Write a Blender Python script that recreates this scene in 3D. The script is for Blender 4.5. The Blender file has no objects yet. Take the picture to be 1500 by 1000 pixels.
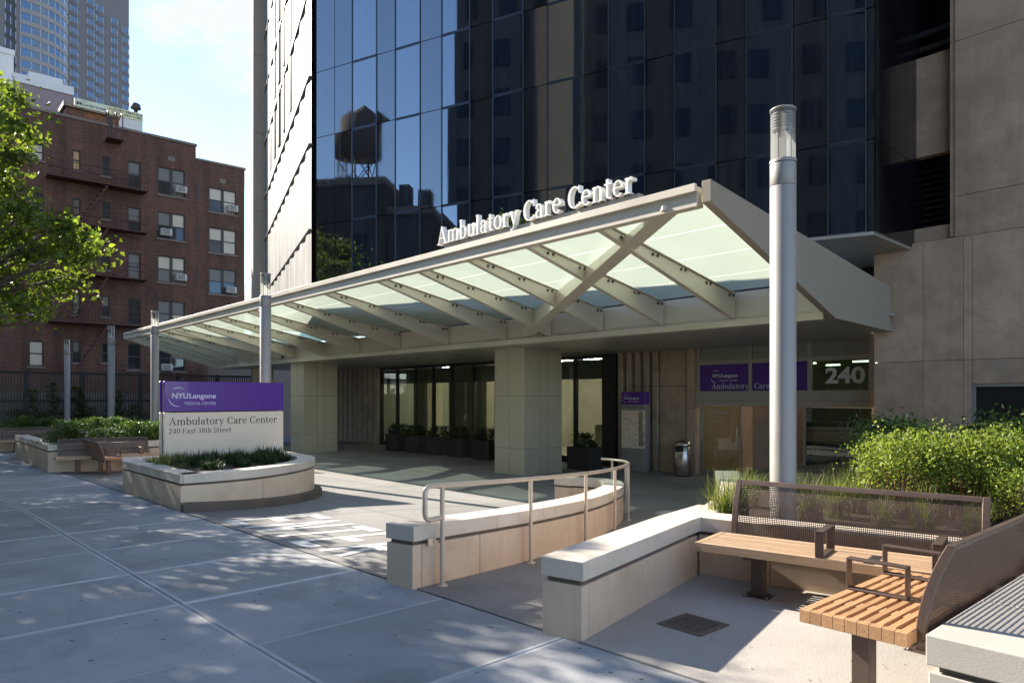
import bpy, math, random
import numpy as np
from mathutils import Vector, Matrix

sc = bpy.context.scene
C = sc.collection
rnd = random.Random(7)

# ------------------------------------------------------------------ camera
K, HZ, CZ = 1032.0, 582.0, 1.68          # focal length in photo pixels, horizon row, eye height
cam_d = bpy.data.cameras.new("camera")
cam = bpy.data.objects.new("camera", cam_d)
C.objects.link(cam)
cam.location = (0, 0, CZ)
cam.rotation_euler = (math.pi / 2, 0, 0)
cam_d.sensor_width = 36.0
cam_d.lens = 36.0 * K / 1500.0
cam_d.shift_y = (HZ - 500.0) / 1500.0
cam_d.clip_end = 6000
cam_d.clip_start = 0.05
sc.camera = cam

# ------------------------------------------------------------------ world, sun, exposure
SUN_EL = 30.0
sun_h = Vector((-0.812, 0.585, 0.0)).normalized()
sun_dir = (sun_h * math.cos(math.radians(SUN_EL)) + Vector((0, 0, math.sin(math.radians(SUN_EL))))).normalized()
world = bpy.data.worlds.new("World")
sc.world = world
world.use_nodes = True
wn = world.node_tree.nodes
wl = world.node_tree.links
wn.clear()
w_out = wn.new("ShaderNodeOutputWorld")
w_bg = wn.new("ShaderNodeBackground")
w_bg.inputs["Strength"].default_value = 0.095
w_sky = wn.new("ShaderNodeTexSky")
w_sky.sky_type = 'NISHITA'
w_sky.sun_disc = False
w_sky.sun_elevation = math.radians(SUN_EL)
w_sky.sun_rotation = math.atan2(sun_h.x, sun_h.y)
w_sky.air_density = 1.0
w_sky.altitude = 1500
w_sky.dust_density = 0.0
w_sky.ozone_density = 2.2
w_tc = wn.new("ShaderNodeTexCoord")
w_sep = wn.new("ShaderNodeSeparateXYZ")
wl.new(w_tc.outputs["Generated"], w_sep.inputs[0])
def wmath(op, a, b):
    n = wn.new("ShaderNodeMath"); n.operation = op
    for i, v in enumerate((a, b)):
        if isinstance(v, (int, float)): n.inputs[i].default_value = v
        else: wl.new(v, n.inputs[i])
    return n.outputs[0]
zz = wmath('ADD', wmath('MAXIMUM', w_sep.outputs[2], 0.0), 0.22)
w_comb = wn.new("ShaderNodeCombineXYZ")
wl.new(wmath('DIVIDE', w_sep.outputs[0], zz), w_comb.inputs[0])
wl.new(wmath('DIVIDE', w_sep.outputs[1], zz), w_comb.inputs[1])
w_comb.inputs[2].default_value = 11.9
w_no = wn.new("ShaderNodeTexNoise")
w_no.inputs["Scale"].default_value = 1.55
w_no.inputs["Detail"].default_value = 9
w_no.inputs["Roughness"].default_value = 0.62
w_no.inputs["Distortion"].default_value = 0.25
wl.new(w_comb.outputs[0], w_no.inputs["Vector"])
w_rp = wn.new("ShaderNodeValToRGB")
w_rp.color_ramp.elements[0].position = 0.515
w_rp.color_ramp.elements[1].position = 0.63
w_rp.color_ramp.interpolation = 'EASE'
wl.new(w_no.outputs["Fac"], w_rp.inputs[0])
w_mix = wn.new("ShaderNodeMix"); w_mix.data_type = 'RGBA'
wl.new(w_rp.outputs[0], w_mix.inputs["Factor"])
wl.new(w_sky.outputs[0], w_mix.inputs["A"])
w_mix.inputs["B"].default_value = (2.2, 2.25, 2.35, 1)
wl.new(w_mix.outputs["Result"], w_bg.inputs["Color"])
wl.new(w_bg.outputs[0], w_out.inputs[0])

sun_d = bpy.data.lights.new("sun", 'SUN')
sun_d.energy = 3.25
sun_d.angle = math.radians(0.55)
sun_d.color = (1.0, 0.90, 0.77)
sun = bpy.data.objects.new("sun", sun_d)
C.objects.link(sun)
sun.rotation_euler = sun_dir.to_track_quat('Z', 'Y').to_euler()
sun.location = (-30, 30, 40)

sc.view_settings.view_transform = 'Standard'
sc.view_settings.look = 'None'
sc.view_settings.exposure = 2.2
sc.view_settings.gamma = 1.0
sc.view_settings.use_curve_mapping = False
sc.render.engine = 'CYCLES'
sc.cycles.use_denoising = True
sc.cycles.max_bounces = 10
sc.cycles.transparent_max_bounces = 16
sc.cycles.sample_clamp_indirect = 8.0

# ------------------------------------------------------------------ frames and measuring helpers
D2 = Vector((-0.663, 0.749, 0.0)).normalized()      # along the street, away to the left
N2 = Vector((D2.y, -D2.x, 0.0))                     # from the street towards the building
RZ = math.atan2(N2.y, N2.x)
DS = Vector((-0.694, 0.720, 0.0)).normalized()      # the pavement's own direction
NS = Vector((DS.y, -DS.x, 0.0))
RZS = math.atan2(NS.y, NS.x)
UP = Vector((0, 0, 1))
def S(b, a, z=0.0): return N2 * b + D2 * a + UP * z
def SP(b, a, z=0.0): return NS * b + DS * a + UP * z
def ground(u, v, z=0.0):
    Y = (CZ - z) * K / (v - HZ)
    return Vector(((u - 750) / K * Y, Y, z))
def atY(u, v, Y): return Vector(((u - 750) / K * Y, Y, CZ + (HZ - v) / K * Y))
def on_a(u, v, a):
    k = (u - 750) / K
    Y = a / (D2.x * k + D2.y)
    return Vector((N2.x * k * Y + N2.y * Y, a, CZ + (HZ - v) / K * Y))   # (b, a, z)
def on_b(u, v, b):
    k = (u - 750) / K
    Y = b / (N2.x * k + N2.y)
    return Vector((b, D2.x * k * Y + D2.y * Y, CZ + (HZ - v) / K * Y))   # (b, a, z)
def on_line(P, d, u):
    """parameter t where the vertical plane of column u meets the line P + t d (in plan)"""
    k = (u - 750) / K
    return (k * P.y - P.x) / (d.x - k * d.y)
FLOOR = -0.42
def zf(b):                                           # level of the drive: falls gently to the doors
    return max(FLOOR, min(0.0, -0.055 * (b - 3.7)))
def zfp(p): return zf(p.x * NS.x + p.y * NS.y)

# ------------------------------------------------------------------ object helpers
def empty(name, loc=(0, 0, 0), rz=0.0):
    o = bpy.data.objects.new(name, None)
    o.empty_display_size = 0.2
    C.objects.link(o)
    o.location = loc
    o.rotation_euler = (0, 0, rz)
    return o
def tag(o, label=None, cat=None, group=None, kind=None):
    if label: o["label"] = label
    if cat: o["category"] = cat
    if group: o["group"] = group
    if kind: o["kind"] = kind
    return o
def thing(name, label, cat, loc=(0, 0, 0), rz=0.0, group=None):
    return tag(empty(name, loc, rz), label, cat, group)
def world_of(o):
    m = Matrix.Identity(4)
    while o is not None:
        m = Matrix.LocRotScale(o.location, o.rotation_euler, o.scale) @ m
        o = o.parent
    return m
def link(name, me, parent=None, loc=None):
    o = bpy.data.objects.new(name, me)
    C.objects.link(o)
    if parent is not None: o.parent = parent
    if loc is not None: o.location = loc
    return o
def kids(o): return [c for c in bpy.data.objects if c.parent is o]
def copy_tree(o, parent=None):
    c = o.copy()
    C.objects.link(c)
    c.parent = parent
    for ch in o.children: copy_tree(ch, c)
    return c

class MB:
    """collects boxes, prisms, tubes; build() links them as ONE mesh"""
    def __init__(s): s.v = []; s.f = []; s.m = []; s.sm = []
    def add(s, vs, fs, mi=0, smooth=False):
        n = len(s.v)
        s.v += [tuple(x) for x in vs]
        for f in fs:
            s.f.append([i + n for i in f]); s.m.append(mi); s.sm.append(smooth)
        return s
    def quad(s, a, b, c, d, mi=0): return s.add([a, b, c, d], [(0, 1, 2, 3)], mi)
    def box(s, c, ax, ay, az, mi=0):
        """centre and three half axes"""
        c, ax, ay, az = map(Vector, (c, ax, ay, az))
        vs = [c + i * ax + j * ay + k * az for k in (-1, 1) for j in (-1, 1) for i in (-1, 1)]
        return s.add(vs, [(0, 2, 3, 1), (4, 5, 7, 6), (0, 1, 5, 4), (2, 6, 7, 3), (0, 4, 6, 2), (1, 3, 7, 5)], mi)
    def bx(s, x0, x1, y0, y1, z0, z1, mi=0):
        return s.box(((x0 + x1) / 2, (y0 + y1) / 2, (z0 + z1) / 2), ((x1 - x0) / 2, 0, 0), (0, (y1 - y0) / 2, 0), (0, 0, (z1 - z0) / 2), mi)
    def sbx(s, b0, b1, a0, a1, z0, z1, mi=0):
        return s.box(S((b0 + b1) / 2, (a0 + a1) / 2, (z0 + z1) / 2), N2 * ((b1 - b0) / 2), D2 * ((a1 - a0) / 2), UP * ((z1 - z0) / 2), mi)
    def beam(s, p, q, w, h, mi=0, up=UP):
        """bar from p to q, width w, height h hanging below the line p-q"""
        p, q = Vector(p), Vector(q)
        d = q - p
        side = d.cross(up).normalized() * (w / 2)
        dn = up * -h
        vs = [p - side, p + side, p + side + dn, p - side + dn, q - side, q + side, q + side + dn, q - side + dn]
        return s.add(vs, [(0, 1, 2, 3), (4, 7, 6, 5), (0, 4, 5, 1), (1, 5, 6, 2), (2, 6, 7, 3), (3, 7, 4, 0)], mi)
    def prism(s, poly, z0, z1, mi=0, bottom=True):
        n = len(poly)
        vs = [(p[0], p[1], z0) for p in poly] + [(p[0], p[1], z1) for p in poly]
        fs = [(i, (i + 1) % n, n + (i + 1) % n, n + i) for i in range(n)] + [tuple(range(n, 2 * n))]
        if bottom: fs.append(tuple(reversed(range(n))))
        return s.add(vs, fs, mi)
    def tube(s, pts, r, seg=8, mi=0, cap=True, r2=None):
        pts = [Vector(p) for p in pts]
        n = len(pts)
        vs = []
        a = None
        for i, p in enumerate(pts):
            t = (pts[min(i + 1, n - 1)] - pts[max(i - 1, 0)]).normalized()
            if a is None:
                a = t.cross(Vector((0.3, 0.2, 1)) if abs(t.z) < 0.9 else Vector((1, 0, 0))).normalized()
            a = (a - t * a.dot(t)).normalized()
            b = t.cross(a)
            rr = r if r2 is None else r + (r2 - r) * i / (n - 1)
            vs += [p + (a * math.cos(2 * math.pi * j / seg) + b * math.sin(2 * math.pi * j / seg)) * rr for j in range(seg)]
        fs = []
        for i in range(n - 1):
            for j in range(seg):
                k = (j + 1) % seg
                fs.append((i * seg + j, i * seg + k, (i + 1) * seg + k, (i + 1) * seg + j))
        s.add(vs, fs, mi, True)
        if cap:
            s.add(vs[:seg], [tuple(reversed(range(seg)))], mi)
            s.add(vs[-seg:], [tuple(range(seg))], mi)
        return s
    def lathe(s, prof, c=(0, 0, 0), seg=24, mi=0, smooth=True, close=False):
        c = Vector(c)
        vs = []
        for r, z in prof:
            vs += [c + Vector((r * math.cos(2 * math.pi * j / seg), r * math.sin(2 * math.pi * j / seg), z)) for j in range(seg)]
        fs = []
        for i in range(len(prof) - 1):
            for j in range(seg):
                k = (j + 1) % seg
                fs.append((i * seg + j, i * seg + k, (i + 1) * seg + k, (i + 1) * seg + j))
        return s.add(vs, fs, mi, smooth)
    def build(s, name, mat, parent=None, bevel=0.0, label=None, kind=None, seg=1):
        me = bpy.data.meshes.new(name)
        vs = s.v
        if parent is not None:
            inv = world_of(parent).inverted()
            vs = [tuple(inv @ Vector(v)) for v in vs]
        me.from_pydata(vs, [], s.f)
        for m in (mat if isinstance(mat, (list, tuple)) else [mat]): me.materials.append(m)
        me.polygons.foreach_set("material_index", s.m)
        me.polygons.foreach_set("use_smooth", s.sm)
        me.update()
        o = link(name, me, parent)
        if bevel > 0:
            b = o.modifiers.new("bevel", 'BEVEL')
            b.width = bevel; b.segments = seg; b.limit_method = 'ANGLE'; b.angle_limit = math.radians(40)
        if label: o["label"] = label
        if kind: o["kind"] = kind
        return o

def arr_mesh(name, verts, quads, mats, mi=None, smooth=False):
    me = bpy.data.meshes.new(name)
    nv, nf = len(verts), len(quads)
    me.vertices.add(nv)
    me.vertices.foreach_set("co", np.asarray(verts, dtype=np.float32).ravel())
    k = quads.shape[1]
    me.loops.add(nf * k)
    me.loops.foreach_set("vertex_index", np.asarray(quads, dtype=np.int32).ravel())
    me.polygons.add(nf)
    me.polygons.foreach_set("loop_start", np.arange(0, nf * k, k, dtype=np.int32))
    for m in mats: me.materials.append(m)
    if mi is not None: me.polygons.foreach_set("material_index", np.asarray(mi, dtype=np.int32))
    if smooth: me.polygons.foreach_set("use_smooth", np.ones(nf, dtype=bool))
    me.update(calc_edges=True)
    me.validate()
    return me

# ------------------------------------------------------------------ materials
def nt(name):
    m = bpy.data.materials.new(name)
    m.use_nodes = True
    t = m.node_tree
    return m, t.nodes, t.links, t.nodes["Principled BSDF"]
def ramp(n, l, src, stops):
    r = n.new("ShaderNodeValToRGB")
    e = r.color_ramp.elements
    e[0].position, e[0].color = stops[0][0], (*stops[0][1], 1)
    e[1].position, e[1].color = stops[-1][0], (*stops[-1][1], 1)
    for p, c in stops[1:-1]:
        x = e.new(p); x.color = (*c, 1)
    l.new(src, r.inputs[0])
    return r.outputs[0]
def noise(n, l, vec, scale, detail=5, rough=0.55, dist=0.0):
    x = n.new("ShaderNodeTexNoise")
    x.inputs["Scale"].default_value = scale
    x.inputs["Detail"].default_value = detail
    x.inputs["Roughness"].default_value = rough
    x.inputs["Distortion"].default_value = dist
    l.new(vec, x.inputs["Vector"])
    return x.outputs["Fac"]
def mixc(n, l, fac, a, b, mode='MIX'):
    m = n.new("ShaderNodeMix"); m.data_type = 'RGBA'; m.blend_type = mode
    for s_, v in (("Factor", fac), ("A", a), ("B", b)):
        if isinstance(v, (int, float)): m.inputs[s_].default_value = v
        elif isinstance(v, tuple): m.inputs[s_].default_value = (*v, 1)
        else: l.new(v, m.inputs[s_])
    return m.outputs["Result"]
def mul(c, k): return tuple(min(1, x * k) for x in c)
def mat(name, col, rough=0.6, var=0.12, scale=3.0, fine=60.0, fvar=0.06, bump=0.0, bscale=None, metal=0.0, spec=0.5,
        stain=None, stain_sc=0.8, stain_lo=0.5, stain_hi=0.75, streak=0.0, rand=0.0, speck=None, coat=0.0, coords='pos'):
    """general surface: broad tone drift, fine grain, optional stains, vertical streaks, per-object drift"""
    m, n, l, p = nt(name)
    if coords == 'pos': vec = n.new("ShaderNodeNewGeometry").outputs["Position"]
    else: vec = n.new("ShaderNodeTexCoord").outputs["Object"]
    a = noise(n, l, vec, scale, 6, 0.6)
    c = ramp(n, l, a, [(0.3, mul(col, 1 - var)), (0.7, mul(col, 1 + var))])
    b = noise(n, l, vec, fine, 3, 0.7)
    c = mixc(n, l, 1.0, c, ramp(n, l, b, [(0.3, (1 - fvar,) * 3), (0.7, (1 + fvar,) * 3)]), 'MULTIPLY')
    if stain:
        s_ = noise(n, l, vec, stain_sc, 7, 0.65, 0.4)
        c = mixc(n, l, ramp(n, l, s_, [(stain_lo, (0, 0, 0)), (stain_hi, (1, 1, 1))]), c, stain)
    if streak:
        mp = n.new("ShaderNodeMapping"); mp.inputs["Scale"].default_value = (6, 6, 0.35)
        l.new(vec, mp.inputs["Vector"])
        s2 = noise(n, l, mp.outputs[0], 1.6, 5, 0.6)
        c = mixc(n, l, 1.0, c, ramp(n, l, s2, [(0.35, (1 - streak,) * 3), (0.65, (1 + streak * 0.5,) * 3)]), 'MULTIPLY')
    if speck:
        vo = n.new("ShaderNodeTexVoronoi"); vo.inputs["Scale"].default_value = speck[1]
        l.new(vec, vo.inputs["Vector"])
        c = mixc(n, l, ramp(n, l, vo.outputs["Distance"], [(speck[2], (1, 1, 1)), (speck[2] + 0.05, (0, 0, 0))]), c, speck[0])
    if rand:
        oi = n.new("ShaderNodeObjectInfo")
        c = mixc(n, l, 1.0, c, ramp(n, l, oi.outputs["Random"], [(0.0, (1 - rand,) * 3), (1.0, (1 + rand,) * 3)]), 'MULTIPLY')
    l.new(c, p.inputs["Base Color"])
    p.inputs["Metallic"].default_value = metal
    p.inputs["Specular IOR Level"].default_value = spec
    p.inputs["Coat Weight"].default_value = coat
    l.new(ramp(n, l, a, [(0.3, (max(0, rough - 0.06),) * 3), (0.7, (min(1, rough + 0.06),) * 3)]), p.inputs["Roughness"])
    if bump:
        bp = n.new("ShaderNodeBump")
        bp.inputs["Strength"].default_value = bump
        bp.inputs["Distance"].default_value = 0.01
        l.new(noise(n, l, vec, bscale or fine, 4, 0.7), bp.inputs["Height"])
        l.new(bp.outputs[0], p.inputs["Normal"])
    return m

CONC = mat("pavement_concrete", (0.315, 0.325, 0.335), 0.85, 0.16, 0.8, 160, 0.20, 0.45, 150, stain=(0.17, 0.175, 0.18), stain_sc=1.0, stain_lo=0.46, stain_hi=0.80, rand=0.16, speck=((0.09, 0.09, 0.09), 5.5, 0.055))
CONC_EDGE = mat("tooled_concrete", (0.43, 0.44, 0.445), 0.75, 0.15, 2.0, 120, 0.07, 0.1)
DRIVE = mat("drive_concrete", (0.225, 0.222, 0.215), 0.85, 0.13, 0.5, 140, 0.10, 0.3, 140, stain=(0.155, 0.15, 0.145), stain_sc=0.6, stain_lo=0.48, stain_hi=0.75, rand=0.05, speck=((0.10, 0.09, 0.08), 7.0, 0.04))
PLAZA = mat("plaza_concrete", (0.37, 0.35, 0.32), 0.88, 0.10, 1.2, 120, 0.16, 0.5, 110, stain=(0.30, 0.28, 0.25), stain_sc=1.0, stain_lo=0.55, stain_hi=0.8)
BED = mat("joint_mortar", (0.075, 0.072, 0.068), 0.95, 0.2, 3)
ASPH = mat("asphalt", (0.055, 0.055, 0.057), 0.9, 0.2, 1.0, 90, 0.2, 0.4)
EARTH = mat("earth", (0.09, 0.075, 0.055), 0.95, 0.2, 0.5)
SOIL = mat("planting_soil", (0.055, 0.038, 0.025), 0.95, 0.3, 4, 40, 0.3, 0.8, 30)
STONE = mat("cast_stone", (0.60, 0.475, 0.355), 0.75, 0.07, 1.4, 110, 0.12, 0.25, 90, stain=(0.42, 0.275, 0.16), stain_sc=1.9, stain_lo=0.52, stain_hi=0.95, rand=0.05, streak=0.04)
CAP = mat("cap_stone_finish", (0.57, 0.505, 0.425), 0.7, 0.09, 1.5, 110, 0.08, 0.15, 110, rand=0.05, stain=(0.36, 0.31, 0.25), stain_sc=2.6, stain_lo=0.54, stain_hi=0.9)
GREYCONC = mat("pale_cast_concrete", (0.40, 0.375, 0.335), 0.75, 0.05, 1.2, 120, 0.07, 0.15, 110, rand=0.04, stain=(0.45, 0.43, 0.39), stain_sc=2, stain_lo=0.6, stain_hi=0.9)
KERBST = mat("dark_base_kerb", (0.115, 0.092, 0.075), 0.8, 0.2, 2, 60, 0.15, 0.3)
REVEAL = mat("shadow_joint", (0.13, 0.105, 0.085), 0.9, 0.15, 3)
WOOD = None
def wood(name, col, axis_scale):
    m, n, l, p = nt(name)
    tc = n.new("ShaderNodeTexCoord").outputs["Object"]
    oi = n.new("ShaderNodeObjectInfo")
    ad = n.new("ShaderNodeVectorMath"); ad.operation = 'ADD'
    l.new(tc, ad.inputs[0]); l.new(oi.outputs["Random"], ad.inputs[1])
    mp = n.new("ShaderNodeMapping"); mp.inputs["Scale"].default_value = axis_scale
    l.new(ad.outputs[0], mp.inputs["Vector"])
    a = noise(n, l, mp.outputs[0], 3.2, 8, 0.65, 0.8)
    c = ramp(n, l, a, [(0.25, mul(col, 0.62)), (0.5, col), (0.75, mul(col, 1.28))])
    c = mixc(n, l, 1.0, c, ramp(n, l, oi.outputs["Random"], [(0, (0.86,) * 3), (1, (1.12,) * 3)]), 'MULTIPLY')
    l.new(c, p.inputs["Base Color"])
    p.inputs["Roughness"].default_value = 0.55
    bp = n.new("ShaderNodeBump"); bp.inputs["Strength"].default_value = 0.2; bp.inputs["Distance"].default_value = 0.004
    l.new(a, bp.inputs["Height"]); l.new(bp.outputs[0], p.inputs["Normal"])
    return m
TEAK = wood("oiled_timber", (0.43, 0.245, 0.12), (1.2, 22, 22))
TEAK_GREY = wood("weathered_timber", (0.42, 0.285, 0.175), (1.2, 22, 22))
BRONZE = mat("bronze_powder_coat", (0.105, 0.075, 0.063), 0.42, 0.06, 4, 200, 0.04, 0.05, metal=0.35)
RAILPAINT = mat("tan_rail_paint", (0.52, 0.44, 0.36), 0.42, 0.04, 3, 120, 0.03, metal=0.25)
CANOPY = mat("canopy_paint", (0.56, 0.52, 0.43), 0.45, 0.035, 1.0, 80, 0.02, metal=0.15, rand=0.02)
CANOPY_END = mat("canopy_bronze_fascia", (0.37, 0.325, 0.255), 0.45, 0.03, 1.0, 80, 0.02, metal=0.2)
CLAD = mat("column_metal_cladding", (0.52, 0.475, 0.355), 0.42, 0.04, 0.8, 90, 0.02, metal=0.25, rand=0.03)
SOFFIT = mat("soffit_metal", (0.42, 0.39, 0.34), 0.38, 0.04, 1.0, metal=0.3, rand=0.05)
BOLT = mat("dark_bolt", (0.05, 0.045, 0.04), 0.5)
ALU = mat("satin_aluminium", (0.29, 0.28, 0.265), 0.5, 0.04, 3, 150, 0.03, metal=0.12)
FRAME = mat("anodised_frame", (0.42, 0.385, 0.33), 0.4, 0.05, 2, metal=0.4)
DARKFR = mat("dark_window_frame", (0.022, 0.02, 0.019), 0.45, 0.1, 3)
STEEL = mat("brushed_steel", (0.52, 0.46, 0.39), 0.28, 0.06, 3, 200, 0.06, metal=0.95, streak=0.1)
BLACK = mat("black_paint", (0.012, 0.012, 0.012), 0.55, 0.15, 3)
PURPLE = mat("purple_sign_enamel", (0.088, 0.018, 0.26), 0.35, 0.05, 1.5, 60, 0.02, coat=0.2)
SIGNWHITE = mat("cream_sign_enamel", (0.80, 0.66, 0.52), 0.45, 0.03, 1.5, 60, 0.02)
LETTERDK = mat("dark_sign_lettering", (0.03, 0.02, 0.027), 0.5, 0.05)
LETTERPALE = mat("pale_sign_lettering", (0.62, 0.56, 0.72), 0.5, 0.03)
LETTERWH = mat("white_lettering", (0.80, 0.79, 0.77), 0.5, 0.03)
ROADPAINT = mat("worn_road_paint", (0.66, 0.66, 0.64), 0.8, 0.06, 4, 90, 0.12, 0.2, stain=(0.45, 0.44, 0.43), stain_sc=6, stain_lo=0.6, stain_hi=0.75)
LIME = mat("limestone_panel", (0.49, 0.355, 0.255), 0.75, 0.20, 1.5, 45, 0.12, 0.15, 60, stain=(0.36, 0.265, 0.19), stain_sc=2.4, stain_lo=0.45, stain_hi=0.75, rand=0.12, streak=0.05)
LIME_PALE = mat("pale_limestone", (0.42, 0.36, 0.30), 0.75, 0.06, 0.5, 40, 0.06, streak=0.05)
FLUTE = mat("fluted_stone", (0.46, 0.37, 0.28), 0.75, 0.10, 1.0, 50, 0.08, 0.1, stain=(0.22, 0.165, 0.12), stain_sc=1.0, rand=0.06)
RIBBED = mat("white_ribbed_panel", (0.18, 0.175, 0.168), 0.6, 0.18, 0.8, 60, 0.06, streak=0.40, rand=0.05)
GRANITE = mat("black_granite", (0.006, 0.007, 0.010), 0.10, 0.3, 1.2, 260, 0.9, spec=0.75, speck=((0.035, 0.038, 0.048), 70, 0.10), rand=0.2)
GLASSDK = None
def dark_glass(name, col, ior, rough, wob, tint=(0.75, 0.87, 1.0)):
    m, n, l, p = nt(name)
    p.inputs["Base Color"].default_value = (*col, 1)
    p.inputs["Roughness"].default_value = rough
    p.inputs["IOR"].default_value = ior
    p.inputs["Specular Tint"].default_value = (*tint, 1)
    vec = n.new("ShaderNodeNewGeometry").outputs["Position"]
    bp = n.new("ShaderNodeBump"); bp.inputs["Strength"].default_value = wob; bp.inputs["Distance"].default_value = 0.02
    l.new(noise(n, l, vec, 0.55, 2, 0.4), bp.inputs["Height"]); l.new(bp.outputs[0], p.inputs["Normal"])
    # film of dust: streaky roughness
    mp = n.new("ShaderNodeMapping"); mp.inputs["Scale"].default_value = (5, 5, 0.5)
    l.new(vec, mp.inputs["Vector"])
    d = noise(n, l, mp.outputs[0], 2.0, 6, 0.65)
    l.new(ramp(n, l, d, [(0.4, (rough,) * 3), (0.75, (rough + 0.035,) * 3)]), p.inputs["Roughness"])
    l.new(ramp(n, l, d, [(0.4, col), (0.8, mul(tuple(x + 0.004 for x in col), 2.0))]), p.inputs["Base Color"])
    return m
GLASSDK = dark_glass("tinted_curtain_glass", (0.006, 0.010, 0.018), 2.9, 0.006, 0.035, (0.86, 0.93, 1.0))
GRAN_POL = dark_glass("polished_dark_granite", (0.008, 0.009, 0.012), 2.45, 0.022, 0.03, (0.92, 0.96, 1.0))
def front_fresnel(n, l, ior):
    """mirror share of a pane, counted once: on the face turned to the ray"""
    fr = n.new("ShaderNodeFresnel"); fr.inputs[0].default_value = ior
    g = n.new("ShaderNodeNewGeometry")
    k = n.new("ShaderNodeMath"); k.operation = 'SUBTRACT'; k.inputs[0].default_value = 1.0; l.new(g.outputs["Backfacing"], k.inputs[1])
    x = n.new("ShaderNodeMath"); x.operation = 'MULTIPLY'; l.new(fr.outputs[0], x.inputs[0]); l.new(k.outputs[0], x.inputs[1])
    return x
def see_glass(name, tint, refl=1.5, rough=0.01):
    m, n, l, p = nt(name)
    n.remove(p)
    out = n["Material Output"]
    tr = n.new("ShaderNodeBsdfTransparent"); tr.inputs[0].default_value = (*tint, 1)
    gl = n.new("ShaderNodeBsdfGlossy"); gl.inputs["Roughness"].default_value = rough
    fr = front_fresnel(n, l, refl)
    mx = n.new("ShaderNodeMixShader")
    l.new(fr.outputs[0], mx.inputs[0]); l.new(tr.outputs[0], mx.inputs[1]); l.new(gl.outputs[0], mx.inputs[2])
    l.new(mx.outputs[0], out.inputs[0])
    return m
SHOPGLASS = see_glass("storefront_glass", (0.72, 0.76, 0.69), 1.6)
GREENGLASS = see_glass("green_tinted_glass", (0.24, 0.31, 0.26), 1.9)
CLEARGLASS = see_glass("clear_glass_face", (0.90, 0.95, 0.92), 1.45)
LAMPGLASS = see_glass("lamp_glass", (0.92, 0.93, 0.92), 1.5)
_n, _l = LAMPGLASS.node_tree.nodes, LAMPGLASS.node_tree.links
_o = _n["Material Output"]; _s = _o.inputs[0].links[0].from_socket
_t = _n.new("ShaderNodeBsdfTranslucent"); _t.inputs[0].default_value = (.9, .9, .88, 1)
_x = _n.new("ShaderNodeMixShader"); _x.inputs[0].default_value = 0.16
_l.new(_s, _x.inputs[1]); _l.new(_t.outputs[0], _x.inputs[2]); _l.new(_x.outputs[0], _o.inputs[0])
def frosted(name, tint, tl, tp):
    m, n, l, p = nt(name)
    n.remove(p)
    out = n["Material Output"]
    a = n.new("ShaderNodeBsdfTranslucent"); a.inputs[0].default_value = (*tint, 1)
    b = n.new("ShaderNodeBsdfTransparent"); b.inputs[0].default_value = (*tp, 1)
    g = n.new("ShaderNodeBsdfGlossy"); g.inputs["Roughness"].default_value = 0.08
    d = n.new("ShaderNodeBsdfDiffuse"); d.inputs[0].default_value = (*mul(tint, 0.8), 1)
    m1 = n.new("ShaderNodeMixShader"); m1.inputs[0].default_value = tl
    l.new(b.outputs[0], m1.inputs[1]); l.new(a.outputs[0], m1.inputs[2])
    m0 = n.new("ShaderNodeMixShader"); m0.inputs[0].default_value = 0.15
    l.new(m1.outputs[0], m0.inputs[1]); l.new(d.outputs[0], m0.inputs[2])
    fr = front_fresnel(n, l, 1.4)
    m2 = n.new("ShaderNodeMixShader")
    l.new(fr.outputs[0], m2.inputs[0]); l.new(m0.outputs[0], m2.inputs[1]); l.new(g.outputs[0], m2.inputs[2])
    l.new(m2.outputs[0], out.inputs[0])
    return m
CANGLASS = frosted("fritted_canopy_glass", (0.80, 0.88, 0.76), 0.62, (0.62, 0.76, 0.71))
def leafm(name, c0, c1, trans=0.35, rough=0.45):
    m, n, l, p = nt(name)
    g = n.new("ShaderNodeNewGeometry")
    c = ramp(n, l, g.outputs["Random Per Island"], [(0.0, c0), (0.55, tuple((a + b) / 2 for a, b in zip(c0, c1))), (1.0, c1)])
    big = noise(n, l, g.outputs["Position"], 1.6, 3)
    c = mixc(n, l, 1.0, c, ramp(n, l, big, [(0.35, (0.75,) * 3), (0.65, (1.2,) * 3)]), 'MULTIPLY')
    l.new(c, p.inputs["Base Color"])
    p.inputs["Roughness"].default_value = rough
    p.inputs["Specular IOR Level"].default_value = 0.35
    tr = n.new("ShaderNodeBsdfTranslucent")
    hs = n.new("ShaderNodeHueSaturation"); hs.inputs["Value"].default_value = 1.9; hs.inputs["Saturation"].default_value = 1.1
    hs.inputs["Hue"].default_value = 0.49
    l.new(c, hs.inputs["Color"]); l.new(hs.outputs[0], tr.inputs[0])
    mx = n.new("ShaderNodeMixShader"); mx.inputs[0].default_value = trans
    l.new(p.outputs[0], mx.inputs[1]); l.new(tr.outputs[0], mx.inputs[2])
    l.new(mx.outputs[0], n["Material Output"].inputs[0])
    return m
LEAF_TREE = leafm("street_tree_leaf", (0.045, 0.08, 0.014), (0.16, 0.215, 0.035), 0.48)
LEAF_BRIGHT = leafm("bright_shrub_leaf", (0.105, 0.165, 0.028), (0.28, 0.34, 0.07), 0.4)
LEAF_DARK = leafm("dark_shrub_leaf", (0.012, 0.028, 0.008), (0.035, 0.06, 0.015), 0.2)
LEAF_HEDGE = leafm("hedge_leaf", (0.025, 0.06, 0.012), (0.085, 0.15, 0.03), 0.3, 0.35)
LEAF_IVY = leafm("ivy_leaf", (0.02, 0.045, 0.01), (0.06, 0.09, 0.02), 0.3)
GRASS_L = leafm("ornamental_grass_blade", (0.07, 0.10, 0.02), (0.20, 0.23, 0.06), 0.4)
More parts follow.
